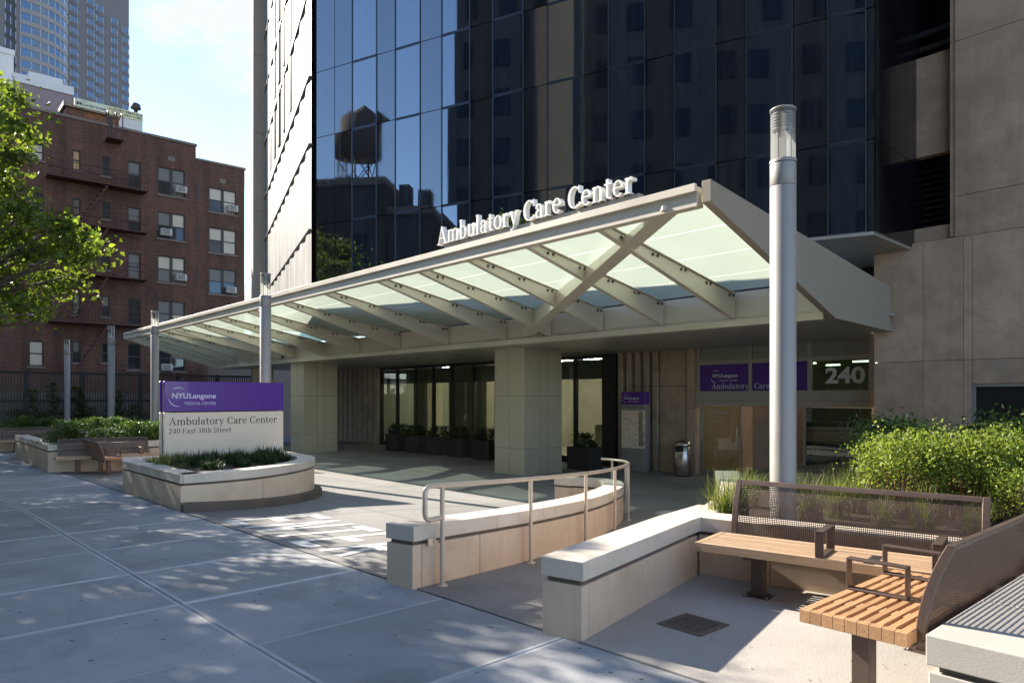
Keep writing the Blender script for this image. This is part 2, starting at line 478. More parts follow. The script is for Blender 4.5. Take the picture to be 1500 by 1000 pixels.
GRASS_D = leafm("lilyturf_blade", (0.012, 0.03, 0.012), (0.05, 0.085, 0.02), 0.25)
BARK = mat("bark", (0.10, 0.075, 0.055), 0.9, 0.25, 6, 40, 0.3, 0.8, 20)
TWIG = mat("reddish_twig", (0.17, 0.085, 0.05), 0.8, 0.2, 6)
FACFRAME = mat("curtain_wall_frame", (0.10, 0.115, 0.14), 0.35, 0.05, 2, metal=0.7)
# ================================================================== GROUND
g = MB(); g.bx(-1500, 1500, -1500, 2500, -1.2, -0.75); tag(g.build("ground", EARTH), kind="structure")
g = MB()
g.box(SP(-8.2, 30, -0.20), NS * 6.9, DS * 260, UP * 0.05); tag(g.build("road", ASPH), kind="structure")
g = MB(); g.box(SP(-1.22, 30, -0.085), NS * 0.08, DS * 90, UP * 0.085); tag(g.build("kerb", GREYCONC, bevel=0.012), kind="structure")
g = MB(); g.box(SP(-17.0, 30, -0.07), NS * 1.9, DS * 160, UP * 0.07); tag(g.build("far_pavement", CONC), kind="structure")

# pavement: a mortar bed and one object per slab
pave = MB(); pave.box(SP(1.28, 20, -0.055), NS * 2.41, DS * 42, UP * 0.03)
pave = tag(pave.build("pavement", BED), kind="structure")
A0, AS = 4.65, 1.352
def slab_mesh(w, l, edges, h=0.05, e=0.027):
    """slab of w x l, top at z 0, with smooth tooled borders on the given sides"""
    m = MB()
    x0, x1, y0, y1 = -w / 2, w / 2, -l / 2, l / 2
    ix0 = x0 + (e if 'w' in edges else 0); ix1 = x1 - (e if 'e' in edges else 0)
    iy0 = y0 + (e if 's' in edges else 0); iy1 = y1 - (e if 'n' in edges else 0)
    m.quad((ix0, iy0, 0), (ix1, iy0, 0), (ix1, iy1, 0), (ix0, iy1, 0))
    if 'w' in edges: m.quad((x0, y0, 0), (ix0, y0, 0), (ix0, y1, 0), (x0, y1, 0), 1)
    if 'e' in edges: m.quad((ix1, y0, 0), (x1, y0, 0), (x1, y1, 0), (ix1, y1, 0), 1)
    if 's' in edges: m.quad((ix0, y0, 0), (ix1, y0, 0), (ix1, iy0, 0), (ix0, iy0, 0), 1)
    if 'n' in edges: m.quad((ix0, iy1, 0), (ix1, iy1, 0), (ix1, y1, 0), (ix0, y1, 0), 1)
    r = 0.006
    o = [(x0, y0), (x1, y0), (x1, y1), (x0, y1)]
    oo = [(x0 - r, y0 - r), (x1 + r, y0 - r), (x1 + r, y1 + r), (x0 - r, y1 + r)]
    for i in range(4):
        j = (i + 1) % 4
        m.quad((*oo[i], -0.008), (*oo[j], -0.008), (*o[j], 0), (*o[i], 0), 1 if edges else 0)
        m.quad((*oo[i], -h), (*oo[j], -h), (*oo[j], -0.008), (*oo[i], -0.008))
    return m
rows = [(-1.12, 0.63, 'we'), (0.63, 2.05, 'we'), (2.05, 3.69, 'w')]
cache = {}
for k in range(-8, 31):
    aa, ab = A0 + k * AS, A0 + (k + 1) * AS
    for ri, (b0, b1, ed) in enumerate(rows):
        e = ed + ('' if k % 5 == 0 else 's') + ('' if (k + 1) % 5 == 0 else 'n')
        key = (ri, e)
        if key not in cache:
            t = slab_mesh(b1 - b0 - 0.022, AS - 0.02, e).build("slab", [CONC, CONC_EDGE], None)
            cache[key] = t.data; bpy.data.objects.remove(t)
        o = link("slab", cache[key], pave)
        p = SP((b0 + b1) / 2, (aa + ab) / 2, rnd.uniform(-0.0015, 0.0015))
        o.location = p; o.rotation_euler = (rnd.uniform(-.0008, .0008), rnd.uniform(-.0008, .0008), RZS)

# drive: falls to the doors; slabs with open joints
drive = MB()
bs = [3.70, 6.25, 8.75, 11.3, 13.9, 16.5, 19.2]
for b0, b1 in zip(bs[:-1], bs[1:]):
    drive.add([SP(b0, -14, zf(b0) - .05), SP(b1, -14, zf(b1) - .05), SP(b1, 60, zf(b1) - .05), SP(b0, 60, zf(b0) - .05)], [(0, 1, 2, 3)])
drive = tag(drive.build("drive", BED), kind="structure")
for bi, (b0, b1) in enumerate(zip(bs[:-1], bs[1:])):
    me = None
    for k in range(-4, 17):
        if me is None:
            m = MB(); g_ = 0.008
            l = 3.4 / 2 - g_
            z0, z1 = zf(b0), zf(b1)
            q = [(g_, -l, 0), (b1 - b0 - g_, -l, z1 - z0), (b1 - b0 - g_, l, z1 - z0), (g_, l, 0)]
            m.quad(*q)
            for i in range(4):
                j = (i + 1) % 4
                m.quad((q[i][0], q[i][1], q[i][2] - .05), (q[j][0], q[j][1], q[j][2] - .05), q[j], q[i])
            t = m.build("drive_slab", DRIVE); me = t.data; bpy.data.objects.remove(t)
        o = link("drive_slab", me, drive)
        o.location = SP(b0, k * 3.4 + 1.1, zf(b0)); o.rotation_euler = (0, 0, RZS)
# pale flush strip in the drive
m = MB()
p, q = ground(430, 664.5, FLOOR + .004), ground(724, 700, FLOOR + .004)
d = (q - p).normalized(); s_ = Vector((-d.y, d.x, 0)) * .045
m.quad(p - s_, q - s_, q + s_, p + s_); m.build("flush_strip", GREYCONC, drive)

# seating bay floor
EB = Vector((0.749, 0.663, 0)); RB = Vector((0.663, -0.749, 0))     # second bench: along, and to its back
plz = MB()
poly = [SP(3.702, 3.30), SP(6.3, 3.62), SP(6.3, -9), SP(3.702, -9)]
plz.prism([(p.x, p.y) for p in reversed(poly)], -0.12, 0.006)
tag(plz.build("seating_bay_floor", PLAZA), kind="structure")

# ================================================================== painted ENTER on the drive
def font_mesh(txt, size=1.0, bold=0.0, extrude=0.0, space=1.0):
    cu = bpy.data.curves.new("t", 'FONT')
    cu.body = txt; cu.size = size; cu.offset = bold; cu.extrude = extrude; cu.space_character = space
    cu.resolution_u = 4
    o = bpy.data.objects.new("t", cu); C.objects.link(o)
    dg = bpy.context.evaluated_depsgraph_get(); dg.update()
    me = bpy.data.meshes.new_from_object(o.evaluated_get(dg))
    bpy.data.objects.remove(o); bpy.data.curves.remove(cu)
    vs = np.zeros(len(me.vertices) * 3, dtype=np.float32); me.vertices.foreach_get("co", vs)
    vs = vs.reshape(-1, 3)
    fs = [tuple(p.vertices) for p in me.polygons]
    bpy.data.meshes.remove(me)
    return vs, fs
def put_font(mb, txt, org, xd, yd, nrm, w=None, h=None, size=None, bold=0.0, mi=0, space=1.0, depth=0.0):
    """text mapped so that its bounding box is w wide and h high, origin at its lower left corner"""
    vs, fs = font_mesh(txt, 1.0, bold, depth, space)
    lo, hi = vs.min(0), vs.max(0)
    sx = w / (hi[0] - lo[0]) if w else size
    sy = h / (hi[1] - lo[1]) if h else sx
    org, xd, yd, nrm = map(Vector, (org, xd, yd, nrm))
    y0 = lo[1] if h else 0.0
    mb.add([org + xd * float((v[0] - lo[0]) * sx) + yd * float((v[1] - y0) * sy) + nrm * float(v[2]) for v in vs], fs, mi)
    return (hi[0] - lo[0]) * sx
lw, gap = 0.52, 0.12
ent = thing("road_marking", "large white painted word ENTER on the drive concrete", "road marking", SP(3.9, 8.0, -0.01))
def enter_letter(strokes, a_left):
    m = MB()
    for (x0, y0, x1, y1, w) in strokes:
        p = Vector((x0, y0, 0)); q = Vector((x1, y1, 0))
        dd = (q - p).normalized(); ss = Vector((-dd.y, dd.x, 0)) * w / 2
        vs = []
        for c_ in (p - ss, q - ss, q + ss, p + ss):
            b = 3.86 + c_.y; a = a_left - c_.x
            vs.append(SP(b, a, zf(b) + 0.004 + len(m.f) * .0008))
        m.add(vs, [(0, 1, 2, 3)])
    return m
H = 1.36; sw = .105
EL = [(0.05, 0, 0.05, H, sw), (0, .06, .47, .07, .19), (0, H / 2, .40, H / 2, .19), (0, H - .06, .46, H - .06, .19)]
NL = [(0.05, 0, 0.05, H, sw), (.43, 0, .43, H, sw), (.05, H, .43, 0, sw)]
TL = [(.24, 0, .24, H, sw), (0, H - .06, .48, H - .06, .19)]
RL = [(0.05, 0, 0.05, H, sw), (.05, H - .06, .40, H - .06, .19), (.05, H * .48, .40, H * .48, .19), (.41, H * .44, .41, H, sw), (.2, H * .48, .44, 0, sw)]
a_s = 9.68
for L_ in (EL, NL, TL, EL, RL):
    enter_letter(L_, a_s).build("letter", ROADPAINT, ent)
    a_s -= lw + gap

# ================================================================== low stone walls in pieces
def resample(pts, ds=0.12):
    pts = [Vector((p[0], p[1], 0)) for p in pts]
    out = [pts[0]]
    for p, q in zip(pts[:-1], pts[1:]):
        n = max(1, int((q - p).length / ds))
        out += [p + (q - p) * (i / n) for i in range(1, n + 1)]
    return out
def smooth_path(pts, it=2):
    pts = [Vector((p[0], p[1], 0)) for p in pts]
    for _ in range(it):
        o = [pts[0]]
        for p, q in zip(pts[:-1], pts[1:]):
            o += [p * .75 + q * .25, p * .25 + q * .75]
        pts = o + [pts[-1]]
    return pts
def offset_path(pts, d):
    """positive d = to the left of travel"""
    out = []
    n = len(pts)
    for i, p in enumerate(pts):
        t1 = (pts[i] - pts[i - 1]).normalized() if i else None
        t2 = (pts[i + 1] - pts[i]).normalized() if i < n - 1 else None
        if t1 is None: t1 = t2
        if t2 is None: t2 = t1
        n1 = Vector((-t1.y, t1.x, 0)); n2 = Vector((-t2.y, t2.x, 0))
        nn = (n1 + n2).normalized()
        out.append(p + nn * (d / max(0.5, nn.dot(n1))))
    return out
def low_wall(parent, pts, side, th, top, bot, piece=0.85, cap_h=0.135, over=0.012, mats=(STONE, CAP), rev=0.03, ends=True, first=None):
    """wall along pts (its visible face line), th thick to the given side; top(p), bot(p) levels.
       facing stones, shadow joint and cap stones are separate pieces"""
    inner = offset_path(pts, th * side)
    inner_c = offset_path(pts, (th + over) * side)
    outer_c = offset_path(pts, -over * side)
    jo = offset_path(pts, rev * side); ji = offset_path(pts, (th - rev) * side)
    n = len(pts)
    cum = [0.0]
    for p, q in zip(pts[:-1], pts[1:]): cum.append(cum[-1] + (q - p).length)
    total = cum[-1]
    def at(line, t):
        for i in range(n - 1):
            if t <= cum[i + 1] + 1e-9:
                f = (t - cum[i]) / max(1e-9, cum[i + 1] - cum[i])
                return line[i] + (line[i + 1] - line[i]) * f
        return line[-1]
    def ts(t0, t1):
        return [t0] + [c for c in cum if t0 + 1e-4 < c < t1 - 1e-4] + [t1]
    def strip(m, L0, L1, t0, t1, zlo, zhi, mi=0):
        T = ts(t0, t1)
        vs = []
        for t in T:
            c = at(pts, t)
            a, b = at(L0, t), at(L1, t)
            vs += [a + UP * zlo(c), b + UP * zlo(c), b + UP * zhi(c), a + UP * zhi(c)]
        fs = []
        for i in range(len(T) - 1):
            o, q = 4 * i, 4 * i + 4
            fs += [(o + k, q + k, q + (k + 1) % 4, o + (k + 1) % 4) for k in range(4)]
        fs += [(0, 1, 2, 3), tuple(reversed([4 * (len(T) - 1) + k for k in range(4)]))]
        m.add(vs, fs, mi)
    core = MB(); strip(core, jo, ji, rev if ends else 0.01, total - (rev if ends else 0.01), bot, lambda c: top(c) - 0.02)
    core.build("shadow_joint", REVEAL, parent)
    npc = max(1, round(total / piece)); step = total / npc
    cuts = [i * step for i in range(npc + 1)]
    if first: cuts = [0, first] + [c for c in cuts[1:] if c > first + .25]
    for t0, t1 in zip(cuts[:-1], cuts[1:]):
        g0 = 0.0 if t0 == 0 else 0.004; g1 = 0.0 if t1 == cuts[-1] else 0.004
        m = MB(); strip(m, pts, inner, t0 + g0, t1 - g1, bot, lambda c: top(c) - cap_h - 0.035)
        m.build("facing_stone", mats[0], parent, 0.004)
    npc = max(1, round(total / (piece * 1.25))); step = total / npc
    for i in range(npc):
        g0 = -over if i == 0 else 0.0025; g1 = -over if i == npc - 1 else 0.0025
        m = MB()
        strip(m, outer_c, inner_c, max(0, i * step + g0), min(total, (i + 1) * step - g1), lambda c: top(c) - cap_h, top)
        m.build("cap_stone", mats[1], parent, 0.006, seg=2)

# curved wall left of the ramp
LWR = [(-.87, 6.17), (-.33, 6.93), (.233, 7.75), (1.02, 9.15), (1.50, 10.4), (1.86, 11.6), (1.93, 12.5)]
lw_path = smooth_path(LWR, 2)
curl = [lw_path[-1] + Vector((0.0, .0, 0))]
cx, cy = 1.93 - .62, 12.5
for i in range(1, 11):
    an = math.radians(i * 15)
    curl.append(Vector((cx + .62 * math.cos(an), cy + .62 * math.sin(an), 0)))
lw_full = lw_path + curl[1:]
w = thing("ramp_wall", "low curved stone wall carrying the tan handrail beside the ramp", "wall", (-.87, 6.2, 0))
low_wall(w, lw_full, 1, 0.32, lambda p: zfp(p) + 0.55, lambda p: zfp(p) - 0.08, 0.95, first=0.12)

# handrail
hr = thing("handrail", "tan tubular handrail standing along the curved ramp wall", "handrail", (-.66, 6.38, 0))
rail_path = offset_path(lw_full, -0.09)
rp = [p + UP * (zfp(p) + 0.90) for p in rail_path]
t_in = (rp[1] - rp[0]).normalized()
start = rp[0] + t_in * 0.06
loop = []
post1 = rp[0] + t_in * 0.30
q0 = Vector((start.x, start.y, 0))
zt, zb = 0.90, 0.60
for i in range(7):
    an = math.pi / 2 + i * math.pi / 12
    loop.append(q0 + t_in * (.07 * (1 + math.cos(an))) + UP * (zt - .07 + .07 * math.sin(an)))
for i in range(7):
    an = math.pi + i * math.pi / 12
    loop.append(q0 + t_in * (.07 * (1 + math.cos(an))) + UP * (zb + .07 + .07 * math.sin(an)))
loop.append(Vector((post1.x, post1.y, zb)))
far = [p for p in rp if (Vector((p.x, p.y, 0)) - q0).dot(t_in) > .12]
keep = []; acc = 0.0
for i, p in enumerate(far):
    if i: acc += (p - far[i - 1]).length
    if acc < 7.62: keep.append(p)
path = list(reversed(loop)) + keep
m = MB(); m.tube(path, 0.023, 10); m.build("rail", RAILPAINT, hr)
cum = 0; nxt = .30; last = rail_path[0]; posts = []
targets = [.29, 1.75, 3.2, 4.6, 6.0, 7.05, 7.58]
for p, q in zip(rail_path[:-1], rail_path[1:]):
    l = (q - p).length
    while targets and cum <= targets[0] < cum + l:
        posts.append(p + (q - p) * ((targets.pop(0) - cum) / l))
    cum += l
for p in posts:
    m = MB(); z0 = zfp(p)
    m.tube([p + UP * z0, p + UP * (z0 + .895)], 0.022, 10)
    m.lathe([(.0, z0 + .012), (.05, z0 + .012), (.05, z0)], (p.x, p.y, 0), 12)
    m.build("post", RAILPAINT, hr)
m = MB(); p = post1; sd = Vector((-t_in.y, t_in.x, 0))
p = Vector((p.x, p.y, 0))
m.box(p + sd * .045 - t_in * .10 + UP * .385, t_in * .05, sd * .006, UP * .035)
m.box(p + sd * .03 - t_in * .04 + UP * .385, t_in * .05, sd * .004, UP * .012)
m.build("wall_bracket", RAILPAINT, hr)

# planter with its projecting wall right of the ramp
pl = thing("stone_planter", "long stone planter behind the timber benches holding grasses and shrubs", "planter", (1.7, 7.0, 0))
LP = [Vector(p + (0,)) for p in ((.215, 5.03), (.85, 5.93), (1.40, 6.72), (1.98, 7.45), (2.5, 8.5), (2.95, 9.9), (3.3, 11.4))]
low_wall(pl, LP[:3] + [LP[3]], -1, 0.325, lambda p: 0.55, lambda p: -0.25, 1.15, first=0.10)
low_wall(pl, [LP[3] + Vector((.01, .02, 0))] + LP[4:], -1, 0.325, lambda p: 0.50, lambda p: -0.6, 1.15)
PW0 = Vector((1.74, 6.73, 0)); BD = Vector((0.795, -0.607, 0)).normalized(); BN = Vector((-BD.y, BD.x, 0))
low_wall(pl, [PW0 - BD * .16, PW0 + BD * 2.45], 1, 0.32, lambda p: 0.548, lambda p: -0.1, 0.95)
soil_poly = [LP[2] + Vector((.35, -.1, 0)), LP[3] + Vector((.15, 0, 0)), LP[4] + Vector((.2, 0, 0)), LP[5] + Vector((.2, 0, 0)), LP[6] + Vector((.2, .2, 0)), Vector((7.2, 14.1, 0)), Vector((16.5, 3.9, 0)), Vector((9.0, 0.5, 0)), PW0 + BD * 3.2 + BN * .1, PW0 + BN * .1]
m = MB(); m.prism([(p.x, p.y) for p in reversed(soil_poly)], -0.5, 0.44); m.build("soil", SOIL, pl)

# pale block at the lower right, behind the second bench
blk = thing("planter_edge", "pale concrete planter edge striped by the bench shadow at lower right", "planter", (2.05, 3.53, 0))
E0, R0 = 3.89, -1.27
def ER(e, r, z=0.0): return EB * e + RB * r + UP * z
for (e0, e1) in ((3.89, 4.78), (4.788, 5.66), (5.668, 6.55)):
    m = MB(); m.box(ER((e0 + e1) / 2, R0 + .55, 0.42), EB * ((e1 - e0) / 2), RB * .55, UP * .075)
    m.build("cap_stone", GREYCONC, blk, 0.006, seg=2)
    m = MB(); m.box(ER((e0 + e1) / 2, R0 + 1.668, 0.42), EB * ((e1 - e0) / 2), RB * .56, UP * .075)
    m.build("cap_stone", GREYCONC, blk, 0.006, seg=2)
for (r0, r1) in ((R0 + .01, R0 + 1.1), (R0 + 1.108, R0 + 2.22)):
    m = MB(); m.box(ER(4.4, (r0 + r1) / 2, 0.155), EB * .50, RB * ((r1 - r0) / 2), UP * .155); m.build("facing_stone", GREYCONC, blk, 0.005)
    m = MB(); m.box(ER(5.72, (r0 + r1) / 2, 0.155), EB * .815, RB * ((r1 - r0) / 2), UP * .155); m.build("facing_stone", GREYCONC, blk, 0.005)
m = MB(); m.box(ER(5.22, R0 + 1.12, 0.18), EB * 1.29, RB * 1.07, UP * .18); m.build("shadow_joint", REVEAL, blk)

# small trench grate across the ramp
td = thing("trench_grate", "short dark slotted grate on the ramp near the end of the handrail wall", "drain", (1.9, 10.0, -.25))
tc0 = ground(884, 766, -.31)
for i in range(9):
    m = MB(); m.box(tc0 + NS * 0 + DS * ((i - 4) * .05) + UP * .006, DS * .016, NS * .05, UP * .004); m.build("bar", BLACK, td)
# drain grate in the seating bay
gr = thing("drain_grate", "small square cast iron drain grate in the seating bay floor", "drain", SP(4.56, 2.64))
gc = ground(1015, 914, 0.008)
m = MB(); w_ = .17
for sx, sy in ((1, 0), (-1, 0), (0, 1), (0, -1)):
    m.box(gc + N2 * (sx * w_) + D2 * (sy * w_), N2 * (.018 if sx else w_ + .018), D2 * (.0175 if sy else w_ - .018), UP * .006)
m.build("grate_frame", KERBST, gr)
m = MB(); m.box(gc - UP * .004, N2 * (w_ - .02), D2 * (w_ - .02), UP * .003); m.build("sump", BLACK, gr)
for i in range(9):
    m = MB(); m.box(gc + D2 * ((i - 4) * .0345), N2 * (w_ - .02), D2 * .0095, UP * .005); m.build("bar", KERBST, gr)
# ================================================================== TOWER OVER THE CANOPY (black curtain wall)
FD = Vector((-0.879, 0.477, 0)).normalized()           # along the dark front, to the left
FN = Vector((-FD.y, FD.x, 0)); FN = -FN if FN.y > 0 else FN
CR = Vector((6.49, 12.59, 0))                           # right front corner
ZB = 4.64
tw = thing("office_tower", "dark glass and granite tower with a ribbed white flank above the canopy", "building", (CR.x, CR.y, 0))
us = [1288, 1270, 1211, 1161.5, 1092, 1050, 987, 945.5, 890, 852, 801, 767, 721, 689, 646, 616, 578, 552, 515, 490, 463]
tsx = [0.0] + [on_line(CR, FD, u) for u in us[1:]]
LEN = tsx[-1] + 0.14
zs = [ZB, 6.31, 8.66, 10.42, 12.75, 14.5, 16.85, 18.6, 20.95, 22.7, 25.0]
body = MB()
back = 9.0
bk = Vector((0.727, 0.686, 0))
cl = CR + FD * LEN
LD = Vector((-0.413, 0.911, 0)).normalized()           # along the ribbed flank
poly = [CR - FN * .10 + bk * .1, CR + bk * 6, cl + LD * 13.3 + bk * 8, cl + LD * 13.2, cl + LD * .02 - FN * .10]
poly = [(p.x, p.y) for p in poly]
body.prism(poly, ZB + .02, 25.0)
body.build("core_wall", BLACK, tw)
for i in range(len(tsx) - 1):
    t0, t1 = tsx[i], tsx[i + 1]
    narrow = (i % 2 == 1) and i < 19
    for j in range(len(zs) - 1):
        g_ = 0.009
        m = MB()
        z0, z1 = zs[j], zs[j + 1]
        if i == 0: g0 = 0
        c = CR + FD * ((t0 + t1) / 2) + FN * (-0.04) + UP * ((z0 + z1) / 2)
        if narrow:
            m.box(c, FD * ((t1 - t0) / 2 - .035) + FN * rnd.uniform(-.003, .003), FN * .03, UP * ((z1 - z0) / 2 - .03))
            m.build("glass_pane", GLASSDK, tw)
        else:
            tilt = FN * rnd.uniform(-.004, .004)
            m.box(c, FD * ((t1 - t0) / 2 - g_) + tilt, FN * .03, UP * ((z1 - z0) / 2 - g_))
            m.build("granite_panel", GRAN_POL, tw)
    if narrow:
        for j in range(len(zs) - 1):
            z0, z1 = zs[j], zs[j + 1]
            m = MB()
            for t in (t0 + .016, t1 - .016):
                m.box(CR + FD * t + FN * -.012 + UP * ((z0 + z1) / 2), FD * .012, FN * .02, UP * ((z1 - z0) / 2 - .012))
            for z in (z0 + .018, z1 - .018):
                m.box(CR + FD * ((t0 + t1) / 2) + FN * -.014 + UP * z, FD * ((t1 - t0) / 2 - .03), FN * .016, UP * .010)
            m.build("window_frame", FACFRAME, tw)
# soffit below the tower
m = MB(); pp = [CR + FD * .02 - UP * 0, CR + bk * 3.4, cl + LD * 12 + bk * 3, cl + LD * .05]
m.prism([(p.x, p.y) for p in pp], ZB - .05, ZB + .01); m.build("soffit", SOFFIT, tw)
# right return of the tower: granite panels
for j in range(len(zs) - 1):
    for (s0, s1) in ((0.0, .62), (.62, 1.55), (1.55, 6.0)):
        m = MB()
        n_ = Vector((bk.y, -bk.x, 0))
        m.box(CR + bk * ((s0 + s1) / 2) + n_ * .0 + UP * ((zs[j] + zs[j + 1]) / 2), bk * ((s1 - s0) / 2 - .005), n_ * .02, UP * ((zs[j + 1] - zs[j]) / 2 - .006))
        m.build("granite_panel", GRANITE, tw)
# ribbed flank: folded panels per storey band
nfold = 11
LN = Vector((-LD.y, LD.x, 0)); LN = LN if LN.x < 0 else -LN
zr = [ZB - .35, 6.22, 8.53, 10.35, 12.7, 15.0, 17.3, 19.6, 22, 25]
for j in range(len(zr) - 1):
    z0, z1 = zr[j] + .004, zr[j + 1] - .004
    m = MB()
    vs = []; L = 13.3; pitch = L / nfold
    prof = []
    for k in range(nfold):
        s0 = k * pitch
        prof += [(s0 + pitch * q / 10, .022 * (1 - math.cos(2 * math.pi * q / 10))) for q in range(10)]
    prof.append((L, 0.0))
    for s, o in prof:
        p = cl + LD * s + LN * (o + .02)
        vs += [p + UP * z0, p + UP * z1]
    fs = [(2 * i, 2 * i + 2, 2 * i + 3, 2 * i + 1) for i in range(len(prof) - 1)]
    m.add(vs, fs, 0, True)
    n0 = len(prof)
    top = [vs[2 * i + 1] for i in range(n0)]; bt = [p - LN * .0 for p in top]
    for i in range(n0 - 1):
        a_, b_ = top[i], top[i + 1]
        ia = cl + LD * prof[i][0] - LN * .05 + UP * z1; ib = cl + LD * prof[i + 1][0] - LN * .05 + UP * z1
        m.quad(a_, b_, ib, ia)
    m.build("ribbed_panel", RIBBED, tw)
    m = MB(); m.box(cl + LD * (L / 2) + LN * .05 + UP * (zr[j] + .0), LD * (L / 2), LN * .05, UP * .010); m.build("joint_fin", RIBBED, tw)
for j in (4, 5, 6):
    for s in (4.2, 5.9, 7.5, 9.0, 10.4):
        z0 = zr[j] - 1.7; m = MB()
        m.box(cl + LD * s + LN * .05 + UP * (z0 + .9), LD * .20, LN * .035, UP * 1.0); m.build("slot_window", DARKFR, tw)
# pale stone pier at the far end of the flank
pr = thing("stone_pier", "tall plain limestone pier at the far end of the ribbed flank", "wall", tuple(cl + LD * 13.4))
pp = cl + LD * 13.35
for j in range(9):
    m = MB(); m.box(pp + N2 * .3 + LN * .42 + UP * (FLOOR + 1.7 + j * 3.4), LN * .42, LD * .5, UP * 1.695); m.build("stone_panel", LIME_PALE, pr, 0.006)

# ================================================================== LIMESTONE WING AT RIGHT
PB = 15.1
wing = thing("stone_wing", "brown limestone wall of large panels right of the entrance", "building", tuple(S(PB, 4, 0)))
def abz(u, v, b=PB): return on_b(u, v, b)
a_l = abz(1280, 500).y; a_m = abz(1340, 300).y; a_m2 = abz(1398, 300).y; a_r = -9.0
a_j = abz(1352, 500).y
m = MB(); m.sbx(PB + .12, PB + 5, a_r, a_l - .02, -0.6, 5.0); m.sbx(PB + .12, PB + 5, a_r, a_m2 - .02, 5.0, 26); m.build("core_wall", LIME, wing)
zj = [FLOOR - .1, abz(1352, 529).z, abz(1352, 355).z]
zcol = abz(1398, 347.6).z; zt = [zcol, abz(1398, 288).z, abz(1398, 61.6).z, abz(1398, 61.6).z + 1.9, 12.5, 16, 19.5, 23, 26]
DR = abz(1424, 562)                                        # black door opening in the stone
door_a, door_z = DR.y, DR.z
def panel(a0, a1, z0, z1, g_=.0035, mt=LIME):
    m = MB(); m.sbx(PB, PB + .118, a0 + g_, a1 - g_, z0 + g_, z1 - g_); return m.build("stone_panel", mt, wing, 0.004)
def panels_skip(a0, a1, z0, z1):
    panel(min(a0, a1), max(a0, a1), z0, z1)
acols = [a_l, a_j, a_m2 - .15, abz(1424, 500).y]
for i in range(3):
    panels_skip(acols[i], acols[i + 1], zj[0], zj[1]); panels_skip(acols[i], acols[i + 1], zj[1], zcol)
panels_skip(acols[3], acols[3] - 2.4, door_z, zj[1]); panels_skip(acols[3], acols[3] - 2.4, zj[1], zcol)
for k in range(4):
    panels_skip(acols[3] - 2.4 - k * 2.4, acols[3] - 2.4 - (k + 1) * 2.4, zj[0], zj[1]); panels_skip(acols[3] - 2.4 - k * 2.4, acols[3] - 2.4 - (k + 1) * 2.4, zj[1], zcol)
for z0, z1 in zip(zt[:-1], zt[1:]):
    for k in range(5):
        x = a_m2 - k * 3.1
        panels_skip(x, x - 3.1, z0, z1)
# recess between the tower and the wing: a spandrel panel, louvres and pipes
rb = PB + 0.55
m = MB(); m.sbx(PB + 1.6, PB + 1.7, a_m2, a_m + 3, zcol - .4, 26); m.build("recess_back", BLACK, wing)
z_a, z_b = on_b(1370, 215 + 5, PB).z, on_b(1370, 70, PB).z
m = MB(); m.sbx(PB + .25, PB + .45, a_m2 + .02, a_m + 1.2, z_a, z_b); m.build("spandrel_panel", LIME, wing, .006)
m = MB(); m.sbx(PB + .25, PB + .45, a_m2 + .02, a_m + 1.2, z_b + 2.3, z_b + 4.4); m.build("spandrel_panel", LIME, wing, .006)
for k in range(14):
    zz_ = zcol + .05 + k * .125
    m = MB(); m.sbx(PB + .75, PB + .80, a_m2 + .02, a_m + 1.0, zz_, zz_ + .045); m.build("louvre_blade", DARKFR, wing)
for dz in (.25, .55):
    m = MB(); m.tube([S(PB + .5, a_m2 + .02, z_b + dz), S(PB + .5, a_m + 1.0, z_b + dz)], .07, 8); m.build("pipe", DARKFR, wing)
m = MB(); m.sbx(PB + .03, PB + 1.6, a_m2 - .001, a_m2 + .08, zcol + .02, 26); m.build("recess_side", LIME, wing)
# black steel door
bd = thing("steel_door", "wide black steel door with a small notice in the stone wall", "door", tuple(S(PB, door_a - 1, FLOOR)))
m = MB(); m.sbx(PB + .06, PB + .11, door_a - 2.38, door_a - .05, FLOOR, door_z - .06); m.build("leaf", BLACK, bd)
m = MB(); m.sbx(PB - .01, PB + .11, door_a - 2.4, door_a - .0, door_z - .055, door_z - .005); m.sbx(PB - .005, PB + .11, door_a - .05, door_a, FLOOR, door_z - .057); m.build("door_frame", ALU, bd)
q = on_b(1458, 628, PB)
m = MB(); m.sbx(PB + .045, PB + .058, q.y - .25, q.y + .25, q.z - .12, q.z + .12); m.build("notice", SIGNWHITE, bd)
m = MB()
for k in range(3): m.sbx(PB + .042, PB + .0445, q.y - .20, q.y + .20 - .07 * k, q.z + .05 - k * .055, q.z + .07 - k * .055)
m.build("notice_print", LETTERDK, bd)

# ================================================================== STOREFRONT UNDER THE CANOPY
SB = 16.6; ZS = 3.02
sf = thing("storefront", "shaded ground floor front of tall windows and fluted stone under the canopy", "building", tuple(S(SB, 18, FLOOR)))
def a_at(u, b=SB): return on_b(u, 600, b).y
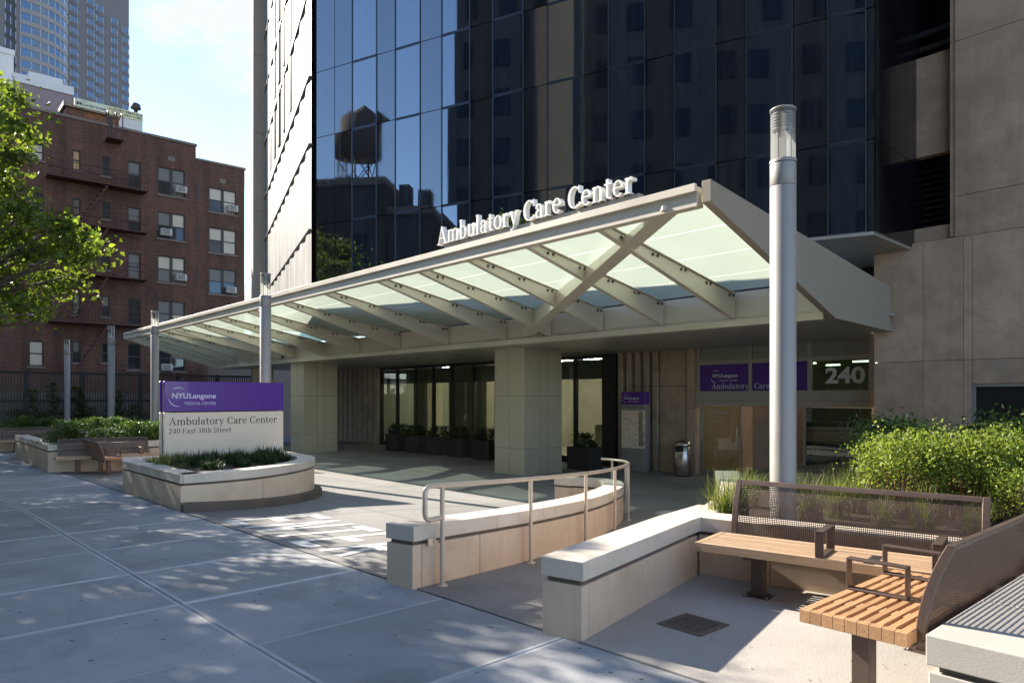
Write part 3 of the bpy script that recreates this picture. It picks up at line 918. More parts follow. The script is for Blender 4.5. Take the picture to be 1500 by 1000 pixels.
# hall behind the glass: floor, ceiling, back wall and pale piers
m = MB(); m.sbx(SB + .2, SB + 9, a_at(1280) - 1, a_at(556), FLOOR - .05, FLOOR - .01); m.build("hall_floor", SOFFIT, sf)
m = MB(); m.sbx(SB + 5.2, SB + 5.4, a_at(1280) - 1, a_at(556), FLOOR, ZS + .3); m.build("hall_back_wall", mat("hall_wall", (0.32, 0.30, 0.25), 0.8, 0.2, 0.6), sf)
m = MB(); m.sbx(SB + .2, SB + 9, a_at(1280) - 1, a_at(556), ZS + .1, ZS + .15); m.build("hall_ceiling", mat("hall_ceiling_paint", (0.30, 0.28, 0.24), 0.8), sf)
PIER = mat("pale_pier_plaster", (0.52, 0.48, 0.36), 0.7, 0.03)
for u0, u1 in ((592, 606), (637, 660), (664, 692)):
    m = MB(); a0, a1 = a_at(u1), a_at(u0); m.sbx(SB + .7, SB + 1.5, a0, a1, FLOOR, ZS); m.build("hall_pier", PIER, sf)
WARM = bpy.data.materials.new("lit_ceiling_lamp"); WARM.use_nodes = True
_p = WARM.node_tree.nodes["Principled BSDF"]; _p.inputs["Emission Color"].default_value = (1, .92, .80, 1); _p.inputs["Emission Strength"].default_value = 13.0
for bb, u0, u1, z in ((2.2, 664, 722, 2.62), (3.2, 826, 880, 2.6), (3.8, 826, 876, 2.66), (2.6, 586, 606, 2.6)):
    m = MB(); m.sbx(SB + bb, SB + bb + .07, a_at(u1), a_at(u0), z, z + .03); m.build("strip_lamp", WARM, sf)
DESK = mat("reception_desk_front", (0.45, 0.42, 0.33), 0.6)
m = MB(); m.sbx(SB + 1.6, SB + 2.2, a_at(884), a_at(824), FLOOR, .75); m.build("reception_desk", DESK, sf)
m = MB(); m.sbx(SB + 2.4, SB + 2.5, a_at(880), a_at(829), 0.9, 2.2); m.build("display_panel", PURPLE, sf)
# glazing
def glazed(us_, b=SB):
    for u0, u1 in zip(us_[:-1], us_[1:]):
        a1, a0 = a_at(u0, b), a_at(u1, b)
        m = MB(); m.sbx(b + .05, b + .058, a0 + .05, a1 - .05, FLOOR + .2, ZS - .14); m.build("window_pane", SHOPGLASS, sf)
        m = MB(); m.sbx(b + .062, b + .075, a0 + .05, a1 - .05, ZS - .75, ZS - .14); m.build("roller_blind", mat_blind, sf)
    for u in us_:
        a = a_at(u, b); m = MB(); m.sbx(b - .02, b + .12, a - .05, a + .05, FLOOR, ZS - .12); m.build("mullion", DARKFR, sf)
    m = MB(); m.sbx(b - .03, b + .13, a_at(us_[-1], b) - .05, a_at(us_[0], b) + .05, ZS - .12, ZS + .02)
    m.build("head_rail", DARKFR, sf)
    m = MB(); m.sbx(b - .021, b + .121, a_at(us_[-1], b), a_at(us_[0], b), FLOOR, FLOOR + .2); m.build("sill_rail", DARKFR, sf)
mat_blind = mat("roller_blind_cloth", (0.30, 0.31, 0.25), 0.8, 0.05)
glazed([558, 581, 607.6, 634, 661.6, 694, 726, 762]); glazed([800, 842, 884])
m = MB(); m.sbx(SB - .10, SB + .25, a_at(905), a_at(884) - .05, FLOOR, ZS); m.build("dark_pier", DARKFR, sf)
# plain wall between the two window groups (behind the column)
m = MB(); m.sbx(SB + .0, SB + .2, a_at(800) + .06, a_at(762) - .06, FLOOR, ZS); m.build("infill_wall", LIME, sf)
# fluted stone
def flutes(u0, u1, n, b=SB, wide=.6):
    a1, a0 = a_at(u0, b), a_at(u1, b)
    m = MB(); m.sbx(b + .02, b + .2, a0, a1, FLOOR, ZS); m.build("fluted_backing", DARKFR, sf)
    st = (a1 - a0) / n
    for i in range(n):
        for z0, z1 in ((FLOOR, 2.0), (2.008, ZS)):
            m = MB(); m.sbx(b - .16, b + .018, a0 + st * i, a0 + st * (i + wide), z0, z1); m.build("stone_flute", FLUTE, sf, .012)
flutes(492, 556, 9); flutes(905, 968, 5)
m = MB()
for (u0, u1, z0, z1) in ((970, 1008, FLOOR, 2.0), (970, 1008, 2.008, ZS), (1009, 1022, FLOOR, 1.4), (1009, 1022, 1.408, ZS)):
    m = MB(); m.sbx(SB - .12, SB + .1, a_at(u1) + .004, a_at(u0) - .004, z0, z1); m.build("stone_panel", LIME, sf, .005)
m = MB(); m.sbx(SB - .05, SB + .3, a_at(492), 50.5, FLOOR, ZS + 1.0); m.build("side_wall", LIME_PALE, sf)
m = MB(); m.sbx(SB + .2, SB + 9, a_at(556) + .01, a_at(556) + .2, FLOOR, ZS + .1); m.build("hall_side_wall", mat_blind, sf)
m = MB(); m.sbx(SB + .2, SB + 9, a_at(905) + .01, a_at(905) + .15, FLOOR, ZS + .1); m.build("hall_side_wall", mat_blind, sf)

for k in range(7):  # extra row of strips, added to brighten the hall behind the glass
    a = a_at(884) + (a_at(560) - a_at(884)) * (k + .5) / 7
    m = MB(); m.sbx(SB + 2.8, SB + 2.9, a - .6, a + .6, ZS + .05, ZS + .08); m.build("strip_lamp", WARM, sf)
# ---- entrance
en = sf
def rect(u0, u1, v0, v1, b=SB):
    p, q = on_b(u0, v0, b), on_b(u1, v0, b)
    uc = (u0 + u1) / 2
    zt_, zb_ = on_b(uc, v0, b).z, on_b(uc, v1, b).z
    return q.y, p.y, zb_, zt_
aL, aR = a_at(1023), a_at(1279)
zl0, zl1 = on_b(1150, 587, SB).z, on_b(1150, 572, SB).z        # lintel
ztr = on_b(1100, 529, SB).z
LOB = mat("lobby_wall", (0.30, 0.22, 0.15), 0.7, 0.2, 0.8)
m = MB(); m.sbx(SB + 4, SB + 4.1, aR - 1.5, aL + .3, FLOOR, ZS + .6); m.build("lobby_back_wall", LOB, en)
m = MB(); m.sbx(SB + .2, SB + 4, aR - 1.5, aL + .3, FLOOR - .02, FLOOR + .004); m.build("lobby_floor", SOFFIT, en)
m = MB(); m.sbx(SB + .25, SB + 4, aL + .02, aL + .2, FLOOR, ZS + .6); m.build("lobby_side_wall", LOB, en)
m = MB(); m.sbx(SB - .14, SB + .16, aR, aL, zl0, zl1); m.build("lintel", FRAME, en, .006)
m = MB(); m.sbx(SB - .16, SB + .10, aR + .01, aL - .01, zl0 - .14, zl0 - .003); m.build("door_track", FRAME, en, .006)
for u in (1024.5, 1100.5, 1187, 1277):
    m = MB(); a = a_at(u); m.sbx(SB - .06, SB + .06, a - .045, a + .045, zl1 + .002, ZS + .5); m.build("mullion", FRAME, en)
m = MB(); m.sbx(SB - .05, SB + .05, aR, aL, ztr - .05, ztr + .05); m.build("transom_rail", FRAME, en)
for u0, u1 in ((1026, 1098), (1103, 1184), (1190, 1275)):
    m = MB(); m.sbx(SB, SB + .01, a_at(u1), a_at(u0), ztr + .05, ZS + .5); m.build("transom_pane", mat_blind, en)
ban = thing("entrance_banner", "purple banner panels over the sliding door reading Ambulatory Care", "sign", tuple(S(SB - .02, a_at(1100), ztr - .5)))
BANB = SB - .035
for u0, u1 in ((1026, 1098.3), (1102.8, 1184.6)):
    m = MB(); m.sbx(BANB, BANB + .03, a_at(u1), a_at(u0), zl1 + .004, ztr - .052); m.build("banner_panel", PURPLE, ban)
m = MB(); m.sbx(SB, SB + .012, a_at(1275), a_at(1189.5), zl1 + .003, ztr - .052); m.build("number_pane", GREENGLASS, en)
for bb in (1.2, 2.6):
    for a_ in (aR + .6, aR + 1.9, aR + 3.1):
        m = MB(); m.sbx(SB + bb, SB + bb + .08, a_, a_ + .35, 2.55, 2.58); m.build("lobby_lamp", WARM, en)
m = MB(); a = a_at(1081); m.tube([S(SB - .06, a, FLOOR + .75), S(SB - .06, a, FLOOR + 1.35)], .018, 8); m.tube([S(SB + .03, a, FLOOR + .8), S(SB - .06, a, FLOOR + .8)], .012, 6); m.tube([S(SB + .03, a, FLOOR + 1.3), S(SB - .06, a, FLOOR + 1.3)], .012, 6); m.build("door_handle", STEEL, en)
# door leaf, stone panel between, glass at right
m = MB(); m.sbx(SB + .02, SB + .03, a_at(1084), a_at(1030), FLOOR + .12, zl0 - .15); m.build("door_pane", SHOPGLASS, en)
m = MB()
m.sbx(SB - .0, SB + .05, a_at(1030), a_at(1024.5), FLOOR, zl0 - .145); m.sbx(SB + .0, SB + .05, a_at(1086), a_at(1084), FLOOR, zl0 - .145)
m.sbx(SB + .001, SB + .049, a_at(1084), a_at(1030), FLOOR, FLOOR + .12); m.build("door_frame", FRAME, en)
m = MB(); m.sbx(SB + .55, SB + .7, a_at(1175), a_at(1086), FLOOR, zl0 - .14); m.build("inner_panel", LIME, en)
m = MB(); m.sbx(SB + .02, SB + .03, a_at(1276), a_at(1180), FLOOR + .1, zl0 - .16); m.build("door_pane", GREENGLASS, en)
m = MB(); m.sbx(SB, SB + .05, a_at(1180), a_at(1177), FLOOR, zl0 - .145); m.sbx(SB + .001, SB + .049, a_at(1276), a_at(1180), FLOOR, FLOOR + .1); m.build("door_frame", FRAME, en)
m = MB(); m.sbx(SB + .6, SB + 1.2, a_at(1276), a_at(1186), FLOOR, 0.55); m.build("lobby_desk", DESK, en)

# ================================================================== COLUMNS
def column(u, v, label, w=1.22, dpt=1.42):
    c = ground(u, v, FLOOR); c.z = FLOOR
    b, a = c.dot(N2), c.dot(D2)
    col = thing("clad_column", label, "column", tuple(S(b + dpt / 2, a + w / 2, FLOOR)), group="metal clad canopy columns")
    m = MB(); m.sbx(b + .03, b + dpt - .03, a + .03, a + w - .03, FLOOR, ZS); m.build("column_core", REVEAL, col)
    lev = [FLOOR, FLOOR + .72, FLOOR + 2.15, ZS]
    for z0, z1 in zip(lev[:-1], lev[1:]):
        for h0, h1 in ((0, .5), (.5, 1)):
            g_ = .005
            m = MB(); m.sbx(b, b + .028, a + w * h0 + (g_ if h0 else 0), a + w * h1 - (0 if h0 else g_), z0 + g_, z1 - g_); m.build("cladding_panel", CLAD, col)
            m = MB(); m.sbx(b + dpt - .028, b + dpt, a + w * h0 + (g_ if h0 else 0), a + w * h1 - (0 if h0 else g_), z0 + g_, z1 - g_); m.build("cladding_panel", CLAD, col)
        for h0, h1 in ((0, .40), (.40, .62), (.62, 1)):
            for a_, a2 in ((a - .001, a + .029), (a + w - .029, a + w + .001)):
                m = MB(); m.sbx(b + .0285 + (dpt - .057) * h0 + (g_ if h0 else 0), b + .0285 + (dpt - .057) * h1 - (0 if h1 == 1 else g_), a_, a2, z0 + g_, z1 - g_); m.build("cladding_panel", CLAD, col)
    return col
column(768, 697.5, "green grey metal clad column behind the curved handrail")
column(444.9, 664, "green grey metal clad column behind the purple monument sign", 1.14, 1.38)

# ================================================================== CANOPY
F0 = Vector((2.349, 8.785, 0)); F1 = Vector((-15.7, 28.8, 0)); FDI = (F1 - F0).normalized(); FLEN = (F1 - F0).length
I0 = Vector((5.27, 11.90, 0)); I1 = Vector((-13.5, 32.2, 0)); IDI = (I1 - I0).normalized(); ILEN = (I1 - I0).length
ZF, ZFT, ZI, ZIL = 4.05, 4.30, 3.00, 3.13
RDI = (I0 - F0).normalized()
ca = thing("entrance_canopy", "long pale steel and frosted glass canopy projecting over the entrance drive", "canopy", (I0.x - 4, I0.y + 5, 0))
# front edge beam with its little top flange
m = MB(); p, q = F0 + UP * ZFT, F1 + UP * ZFT; m.beam(p, q, .14, ZFT - ZF); m.build("front_beam", CANOPY, ca, .008)
m = MB(); off = Vector((FDI.y, -FDI.x, 0)); off = off if off.dot(N2) < 0 else -off
m.beam(F0 + off * .095 + UP * (ZFT + .03), F1 + off * .095 + UP * (ZFT + .03), .05, .10); m.build("front_lip", CANOPY, ca, .005)
def inner_at(u): return I0 + IDI * on_line(I0, IDI, u)
def front_hit(p, d):
    """walk from p along -d to the front line"""
    n_ = Vector((FDI.y, -FDI.x, 0))
    t = (p - F0).dot(n_) / d.dot(n_)
    return p - d * t
rib_u = [1073, 969, 881, 805, 740, 655, 585, 525, 474, 430, 394, 366, 343, 328]
ZGI, ZGF = 3.62, 4.20                                     # glass level at the inner beam and at the front
RPTS = []
for i, u in enumerate(rib_u):
    pi_ = inner_at(u)
    f = i / (len(rib_u) - 1)
    d = (RDI * (1 - f) + Vector((0.50, 0.86, 0)) * f).normalized()
    pf = front_hit(pi_, d)
    RPTS.append((pf, pi_))
def rib(pf, pi_, name="rib", w=.10):
    sd = (pi_ - pf).normalized(); s_ = Vector((-sd.y, sd.x, 0)) * (w / 2)
    m = MB()
    vs = []
    for s2 in (-1, 1):
        o = s_ * s2
        vs += [pf + o + UP * (ZF + .03), pi_ + o + UP * (ZIL + .01), pi_ + o + UP * (ZGI - .03), pf + o + UP * (ZGF - .03)]
    m.add(vs, [(0, 1, 2, 3), (7, 6, 5, 4), (0, 4, 5, 1), (1, 5, 6, 2), (2, 6, 7, 3), (3, 7, 4, 0)])
    o = m.build(name, CANOPY, ca, .006)
    m = MB()
    L = (pi_ - pf).length
    for t in np.linspace(.14, .96, 5):
        for dt in (-.035, .035):
            for s2 in (-1, 1):
                c_ = pf + (pi_ - pf) * float(t) + sd * dt * 2 + s_ * s2 * 1.25
                zt_ = ZGF - .03 + (ZGI - ZGF) * float(t) - .05
                m.box(c_ + UP * zt_, sd * .018, s_ * .28, UP * .022)
    m.build("bolt_plates", BOLT, o, kind="stuff")
for pf, pi_ in RPTS: rib(pf, pi_)
# rib flange strips (pale sunlit saddle on each rib)
for pf, pi_ in RPTS:
    m = MB(); sd = (pi_ - pf).normalized()
    m.beam(pf + UP * (ZGF - .006), pi_ + UP * (ZGI - .006), .17, .018); m.build("glazing_saddle", CANOPY, ca)
# diagonal braces
def brace(uf, ui):
    a_ = F0 + FDI * on_line(F0, FDI, uf); b_ = inner_at(ui)
    sd = (b_ - a_).normalized(); s_ = Vector((-sd.y, sd.x, 0)) * .13
    m = MB(); vs = []
    for s2 in (-1, 1):
        o = s_ * s2
        vs += [a_ + o + UP * (ZF + .045), b_ + o + UP * (ZIL + .03), b_ + o + UP * (ZGI - .045), a_ + o + UP * (ZGF - .045)]
    m.add(vs, [(0, 1, 2, 3), (7, 6, 5, 4), (0, 4, 5, 1), (1, 5, 6, 2), (2, 6, 7, 3), (3, 7, 4, 0)])
    m.build("diagonal_brace", CANOPY, ca, .006)
brace(985, 772); brace(236, 412)
# inner beam: fascia, lip and soffit
inn = Vector((-IDI.y, IDI.x, 0)); inn = inn if inn.dot(N2) > 0 else -inn
m = MB(); m.beam(I0 + inn * .14 + UP * (ZGI + .02), I1 + inn * .14 + UP * (ZGI + .02), .20, ZGI - ZIL + .02); m.build("inner_beam", CANOPY, ca, .006)
seglen = 2.45; nn = int(ILEN / seglen)
for k in range(nn + 1):
    p = I0 + IDI * (k * ILEN / (nn + 1)); q = I0 + IDI * ((k + 1) * ILEN / (nn + 1) - .006)
    m = MB(); m.beam(p + inn * .12 + UP * ZIL, q + inn * .12 + UP * ZIL, .30, ZIL - ZI); m.build("lip_panel", CANOPY, ca, .004)
for k in range(11):
    t0, t1 = k * ILEN / 11, (k + 1) * ILEN / 11 - .008
    for d0, d1 in ((.275, 1.9), (1.908, 3.4), (3.408, 6.0)):
        m = MB()
        pp = [I0 + IDI * t0 + inn * d0, I0 + IDI * t1 + inn * d0, I0 + IDI * t1 + inn * d1, I0 + IDI * t0 + inn * d1]
        m.prism([(p.x, p.y) for p in pp], ZI + .005, ZI + .035); m.build("soffit_panel", SOFFIT, ca)
m = MB(); pp = [I0 + inn * .3, I1 + inn * .3, I1 + inn * 6, I0 + inn * 6]
m.prism([(p.x, p.y) for p in pp], ZI + .30, ZI + .36); m.build("roof_deck", SOFFIT, ca)
# right end fascia: tapered in elevation
endo = F0 + RDI * 7.6
def fascia(P, dirn, L_front, L_all, name, mt, side):
    m = MB(); n_ = Vector((-dirn.y, dirn.x, 0)) * side
    a0 = P - dirn * .10; b0 = P + dirn * L_front; c0 = P + dirn * L_all
    def top(s): return ZFT + .04 - (ZFT + .04 - 3.88) * s / L_all
    outl = [(a0, ZF + .02), (b0, ZI), (c0, ZI), (c0, top(L_all)), (a0, ZFT + .04)]
    vs = [p + UP * z for p, z in outl] + [p + n_ * .12 + UP * z for p, z in outl]
    n5 = 5
    m.add(vs, [tuple(range(5)), tuple(reversed(range(5, 10)))] + [(i, i + 5, (i + 1) % 5 + 5, (i + 1) % 5) for i in range(5)])
    return m.build(name, mt, ca, .006)
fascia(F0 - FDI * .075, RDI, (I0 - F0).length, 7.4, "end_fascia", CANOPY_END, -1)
LDI = (I1 - F1).normalized()
fascia(F1 + FDI * .075, LDI, (I1 - F1).length, 6.5, "end_fascia", CANOPY, 1)
JOINT_LIGHT = frosted("lit_joint_white", (0.95, 0.95, 0.88), 0.95, (0.9, 0.9, 0.85))  # light leaking through the glass joints, put into near-white strips
# glass
allr = [(F0 + RDI * 0, I0)] + RPTS + [(F1, I1)]
for (f0, i0), (f1, i1) in zip(allr[:-1], allr[1:]):
    nrow = 4
    for k in range(nrow):
        t0, t1 = k / nrow + .004 + (.02 if k == 0 else 0), (k + 1) / nrow - .004 - (.03 if k == nrow - 1 else 0)
        def gp(t, s, e):
            p = f0 + (i0 - f0) * t; q = f1 + (i1 - f1) * t
            r_ = p + (q - p) * s
            return r_ + UP * (ZGF + (ZGI - ZGF) * t + e)
        a_, b_ = .012, .988
        m = MB()
        vs = [gp(t, s, e) for e in (.006, .022) for t, s in ((t0, a_), (t0, b_), (t1, b_), (t1, a_))]
        m.add(vs, [(0, 1, 2, 3)], 0)
        m.add(vs, [(7, 6, 5, 4), (4, 5, 1, 0), (5, 6, 2, 1), (6, 7, 3, 2), (7, 4, 0, 3)], 1)
        m.build("glass_panel", [CANGLASS, CLEARGLASS], ca)
        if k:
            m = MB(); t0, t1 = k / nrow - .0035, k / nrow + .0035
            vs = [gp(t, s, e) for e in (.007, .018) for t, s in ((t0, a_), (t0, b_), (t1, b_), (t1, a_))]
            m.add(vs, [(0, 1, 2, 3)]); m.build("lit_joint_strip", JOINT_LIGHT, ca)
# ================================================================== BRICK APARTMENT HOUSE (far left)
BA = 51.0
def brickm(name, c1, c2, mortar):
    m, n, l, p = nt(name)
    tc = n.new("ShaderNodeTexCoord").outputs["Object"]
    sx = n.new("ShaderNodeSeparateXYZ"); l.new(tc, sx.inputs[0])
    cb = n.new("ShaderNodeCombineXYZ"); l.new(sx.outputs[0], cb.inputs[0]); l.new(sx.outputs[2], cb.inputs[1])
    b = n.new("ShaderNodeTexBrick")
    l.new(cb.outputs[0], b.inputs["Vector"])
    b.inputs["Scale"].default_value = 1.0
    b.inputs["Brick Width"].default_value = 0.26; b.inputs["Row Height"].default_value = 0.098
    b.inputs["Mortar Size"].default_value = 0.014; b.inputs["Mortar Smooth"].default_value = 0.3
    b.inputs["Color1"].default_value = (*c1, 1); b.inputs["Color2"].default_value = (*c2, 1); b.inputs["Mortar"].default_value = (*mortar, 1)
    mp = n.new("ShaderNodeMapping"); mp.inputs["Scale"].default_value = (1.4, 1, .22); l.new(tc, mp.inputs["Vector"])
    s = noise(n, l, mp.outputs[0], 0.8, 7, 0.65)
    c = mixc(n, l, 1.0, b.outputs[0], ramp(n, l, s, [(0.3, (0.55, 0.52, 0.5)), (0.55, (1, 1, 1)), (0.75, (1.25, 1.2, 1.15))]), 'MULTIPLY')
    l.new(c, p.inputs["Base Color"]); p.inputs["Roughness"].default_value = 0.9
    bp = n.new("ShaderNodeBump"); bp.inputs["Strength"].default_value = 0.5; bp.inputs["Distance"].default_value = 0.02
    l.new(b.outputs["Fac"], bp.inputs["Height"]); bp.invert = True; l.new(bp.outputs[0], p.inputs["Normal"])
    return m
BRICK = brickm("red_brick_courses", (0.155, 0.056, 0.032), (0.080, 0.031, 0.021), (0.17, 0.13, 0.105))
WINFR = mat("old_window_frame", (0.035, 0.028, 0.025), 0.5, 0.1)
SILL = mat("window_sill_stone", (0.20, 0.16, 0.135), 0.8)
ESC = mat("oxide_red_iron", (0.075, 0.022, 0.02), 0.6, 0.1)
PANE_D = dark_glass("old_window_glass", (0.018, 0.02, 0.022), 1.6, 0.03, 0.1)
PANE_B = mat("drawn_window_blind", (0.60, 0.53, 0.43), 0.7, 0.08, 1.0)
PANE_G = mat("grey_window_shade", (0.16, 0.155, 0.145), 0.5, 0.1, 1.0)
PANE_LIT = mat("lit_window_tone", (0.52, 0.33, 0.16), 0.7, 0.1)  # lit window: its warm glow is put into the pane colour
ACW = mat("white_ac_casing", (0.62, 0.61, 0.57), 0.5, 0.05)
ACG = mat("ac_grille", (0.10, 0.10, 0.10), 0.6)
bh = thing("brick_apartment_house", "dark red brick apartment house with fire escapes behind the plaza", "building", tuple(S(12, BA, -0.5)), RZ)
def baz(u, v): return on_a(u, v, BA)
WINS = []  # u0,u1,v0,v1,kind,panes
def addw(u0, u1, v0, v1, kind, panes):
    uc, vc = (u0 + u1) / 2, (v0 + v1) / 2
    b0, b1 = baz(u0, vc).x, baz(u1, vc).x
    z1, z0 = baz(uc, v0).z, baz(uc, v1).z
    WINS.append((round(b0, 3), round(b1, 3), round(z0, 3), round(z1, 3), kind, panes))
D_ = PANE_D; B_ = PANE_B; G_ = PANE_G; W_ = PANE_LIT
for v0, v1, pn in ((247, 287, (G_, D_, G_, G_)), (312, 351, (G_, D_, B_, D_)), (376, 414, (B_, G_, B_, G_)), (441, 479, (G_, G_, G_, B_)), (506, 543, (D_, D_, G_, D_))):
    addw(231, 271, v0, v1, 'double', pn)
for v0, v1, pn in ((277, 312, (B_, D_, B_, B_)), (335, 371, (B_, D_, B_, B_)), (394, 431, (G_, D_, G_, D_)), (452, 488, (D_, D_, D_, D_)), (511, 546, (D_, G_, D_, D_))):
    addw(307, 347, v0, v1, 'double', pn)
for v0, v1, pn in ((237, 276, (G_, D_)), (304, 343, (G_, D_)), (371, 410, (G_, G_)), (438, 476, (D_, D_)), (503, 541, (D_, D_))):
    addw(187, 206, v0, v1, 'single', pn)
for v0, v1, pn in ((229, 258, (D_, D_)), (296, 321, (D_, D_)), (366, 395, (D_, D_)), (433, 464, (G_, D_)), (502, 531, (D_, D_))):
    addw(149, 161, v0, v1, 'single', pn)
for v0, v1, pn in ((220, 249, (W_, W_)), (291, 317, (D_, D_)), (360, 390, (D_, D_)), (430, 461, (G_, D_)), (500, 531, (G_, D_))):
    addw(106, 118, v0, v1, 'single', pn)
for v0, v1, pn in ((210, 234, (B_, B_)), (282, 310, (D_, D_)), (356, 386, (D_, D_)), (428, 460, (D_, D_)), (499, 536, (B_, B_))):
    addw(42, 64, v0, v1, 'single', pn)
ZT1, ZT2 = baz(200, 195).z, baz(320, 240.5).z
b_step = baz(287, 220).x; b_end = baz(359, 300).x
def wall_cells(m, bmin, bmax, zmin, zmax, wins, y):
    be = sorted({bmin, bmax} | {w[0] for w in wins} | {w[1] for w in wins})
    ze = sorted({zmin, zmax} | {w[2] for w in wins} | {w[3] for w in wins})
    for b0, b1 in zip(be[:-1], be[1:]):
        run = None
        for z0, z1 in zip(ze[:-1], ze[1:]):
            bc, zc = (b0 + b1) / 2, (z0 + z1) / 2
            hit = any(w[0] < bc < w[1] and w[2] < zc < w[3] for w in wins)
            if not hit:
                if run is None: run = [z0, z1]
                else: run[1] = z1
            if (hit or z1 == ze[-1]) and run:
                m.quad(S(b0, y, run[0]), S(b1, y, run[0]), S(b1, y, run[1]), S(b0, y, run[1])); run = None
    for w in wins:
        b0, b1, z0, z1 = w[:4]; d = .16
        for p, q in (((b0, z0), (b0, z1)), ((b0, z1), (b1, z1)), ((b1, z1), (b1, z0)), ((b1, z0), (b0, z0))):
            m.quad(S(p[0], y, p[1]), S(q[0], y, q[1]), S(q[0], y + d, q[1]), S(p[0], y + d, p[1]))
m = MB()
wall_cells(m, 3.8, b_step, -0.6, ZT1, [w for w in WINS if w[1] < b_step], BA)
wall_cells(m, b_step, b_end, -0.6, ZT2, [w for w in WINS if w[0] > b_step], BA + .12)
m.quad(S(b_step, BA, -.6), S(b_step, BA + .12, -.6), S(b_step, BA + .12, ZT2), S(b_step, BA, ZT2))
m.quad(S(b_step, BA, ZT2), S(b_step, BA + 4, ZT2), S(b_step, BA + 4, ZT1), S(b_step, BA, ZT1))
m.sbx(3.8, b_step, BA + .3, BA + 14, -.6, ZT1 - .6); m.sbx(b_step, b_end, BA + .42, BA + 14, -.6, ZT2 - .6)
m.quad(S(3.8, BA, -.6), S(3.8, BA, ZT1), S(3.8, BA + 14, ZT1), S(3.8, BA + 14, -.6))
m.quad(S(b_end, BA + .12, -.6), S(b_end, BA + 14, -.6), S(b_end, BA + 14, ZT2), S(b_end, BA + .12, ZT2))
m.build("brick_wall", BRICK, bh)
m = MB(); m.sbx(3.7, b_step + .06, BA - .07, BA + .32, ZT1 + .002, ZT1 + .16); m.build("coping", SILL, bh)
m = MB(); m.sbx(b_step + .07, b_end + .06, BA + .05, BA + .42, ZT2 + .002, ZT2 + .14); m.build("coping", SILL, bh)
for (b0, b1, z0, z1, kind, pn) in WINS:
    y = BA + (.12 if b0 > b_step else 0)
    m = MB(); f = .07
    m.sbx(b0, b0 + f, y + .06, y + .15, z0, z1); m.sbx(b1 - f, b1, y + .06, y + .15, z0, z1)
    m.sbx(b0 + f, b1 - f, y + .06, y + .15, z1 - f, z1); m.sbx(b0 + f, b1 - f, y + .06, y + .15, z0, z0 + f)
    cols = [(b0 + f, b1 - f)]
    if kind == 'double':
        bc = (b0 + b1) / 2; m.sbx(bc - .09, bc + .09, y + .05, y + .15, z0 + f, z1 - f); cols = [(b0 + f, bc - .09), (bc + .09, b1 - f)]
    zc = (z0 + z1) / 2
    for c0, c1 in cols: m.sbx(c0, c1, y + .07, y + .14, zc - .035, zc + .035)
    wo = m.build("window", WINFR, bh)
    k = 0
    for c0, c1 in cols:
        for za, zb_ in ((zc + .035, z1 - f), (z0 + f, zc - .035)):
            m = MB(); m.sbx(c0, c1, y + .10, y + .115, za, zb_); m.build("pane", pn[k], wo); k += 1
    m = MB(); m.sbx(b0 - .08, b1 + .08, y - .07, y + .06, z0 - .12, z0 - .002); m.build("sill", SILL, wo)
# little wall vents and downpipe slots
for u, v in ((251, 233), (327, 265)):
    q = baz(u, v); m = MB(); y = BA + (.12 if q.x > b_step else 0)
    m.sbx(q.x - .22, q.x + .22, y - .03, y - .002, q.z - .16, q.z + .16); m.build("wall_vent", SILL, bh)
for v0, v1 in ((268, 296), (331, 358), (391, 418), (452, 478)):
    z1, z0 = baz(288, v0).z, baz(288, v1).z
    m = MB(); m.sbx(b_step + .05, b_step + .17, BA + .09, BA + .117, z0, z1); m.build("vent_slot", WINFR, bh)
# fire escapes: platforms with railings and sloping stairs
bl, br = baz(66, 300).x, baz(211, 300).x
for v in (283, 343, 411, 478):
    z = baz(208, v).z
    m = MB(); m.sbx(bl, br, BA - 1.0, BA - .02, z - .10, z - .03); m.build("fire_escape_platform", ESC, bh)
    m = MB()
    for dz in (.45, .9): m.tube([S(bl, BA - .98, z + dz), S(br, BA - .98, z + dz)], .022, 5)
    nb = 26
    for i in range(nb + 1):
        b = bl + (br - bl) * i / nb
        m.tube([S(b, BA - .98, z - .05), S(b, BA - .98, z + .9)], .012, 4, cap=False)
    m.build("fire_escape_railing", ESC, bh)
    p, q = (107, v + 60), (152, v + 4)
    b0 = baz(109, v).x; b1 = baz(153, v).x
    m = MB()
    for y in (BA - .95, BA - .55):
        m.beam(S(b0, y, z - 2.85), S(b1, y, z - .08), .05, .16)
    for i in range(9):
        f = (i + .5) / 9
        m.sbx(b0 + (b1 - b0) * f - .12, b0 + (b1 - b0) * f + .12, BA - .93, BA - .57, z - 2.85 + 2.77 * f, z - 2.82 + 2.77 * f)
    m.build("fire_escape_stair", ESC, bh)
# top ladder cage at the roof line
q0, q1 = baz(153, 205), baz(176, 190)
m = MB()
m.sbx(q0.x, q1.x, BA - 1.0, BA - .02, q0.z - .1, q0.z - .02)
for b in (q0.x + .05, q1.x - .4, q1.x - .05):
    m.tube([S(b, BA - .9, q0.z), S(b, BA - .9, q0.z + 1.5), S(b, BA - .4, q0.z + 1.75), S(b, BA + .1, q0.z + 1.5)], .035, 5)
m.build("gooseneck_ladder", ESC, bh)
m = MB(); m.sbx(q0.x + .25, q1.x - .45, BA - .08, BA - .02, q0.z, q0.z + 1.6); m.build("roof_hatch", WINFR, bh)
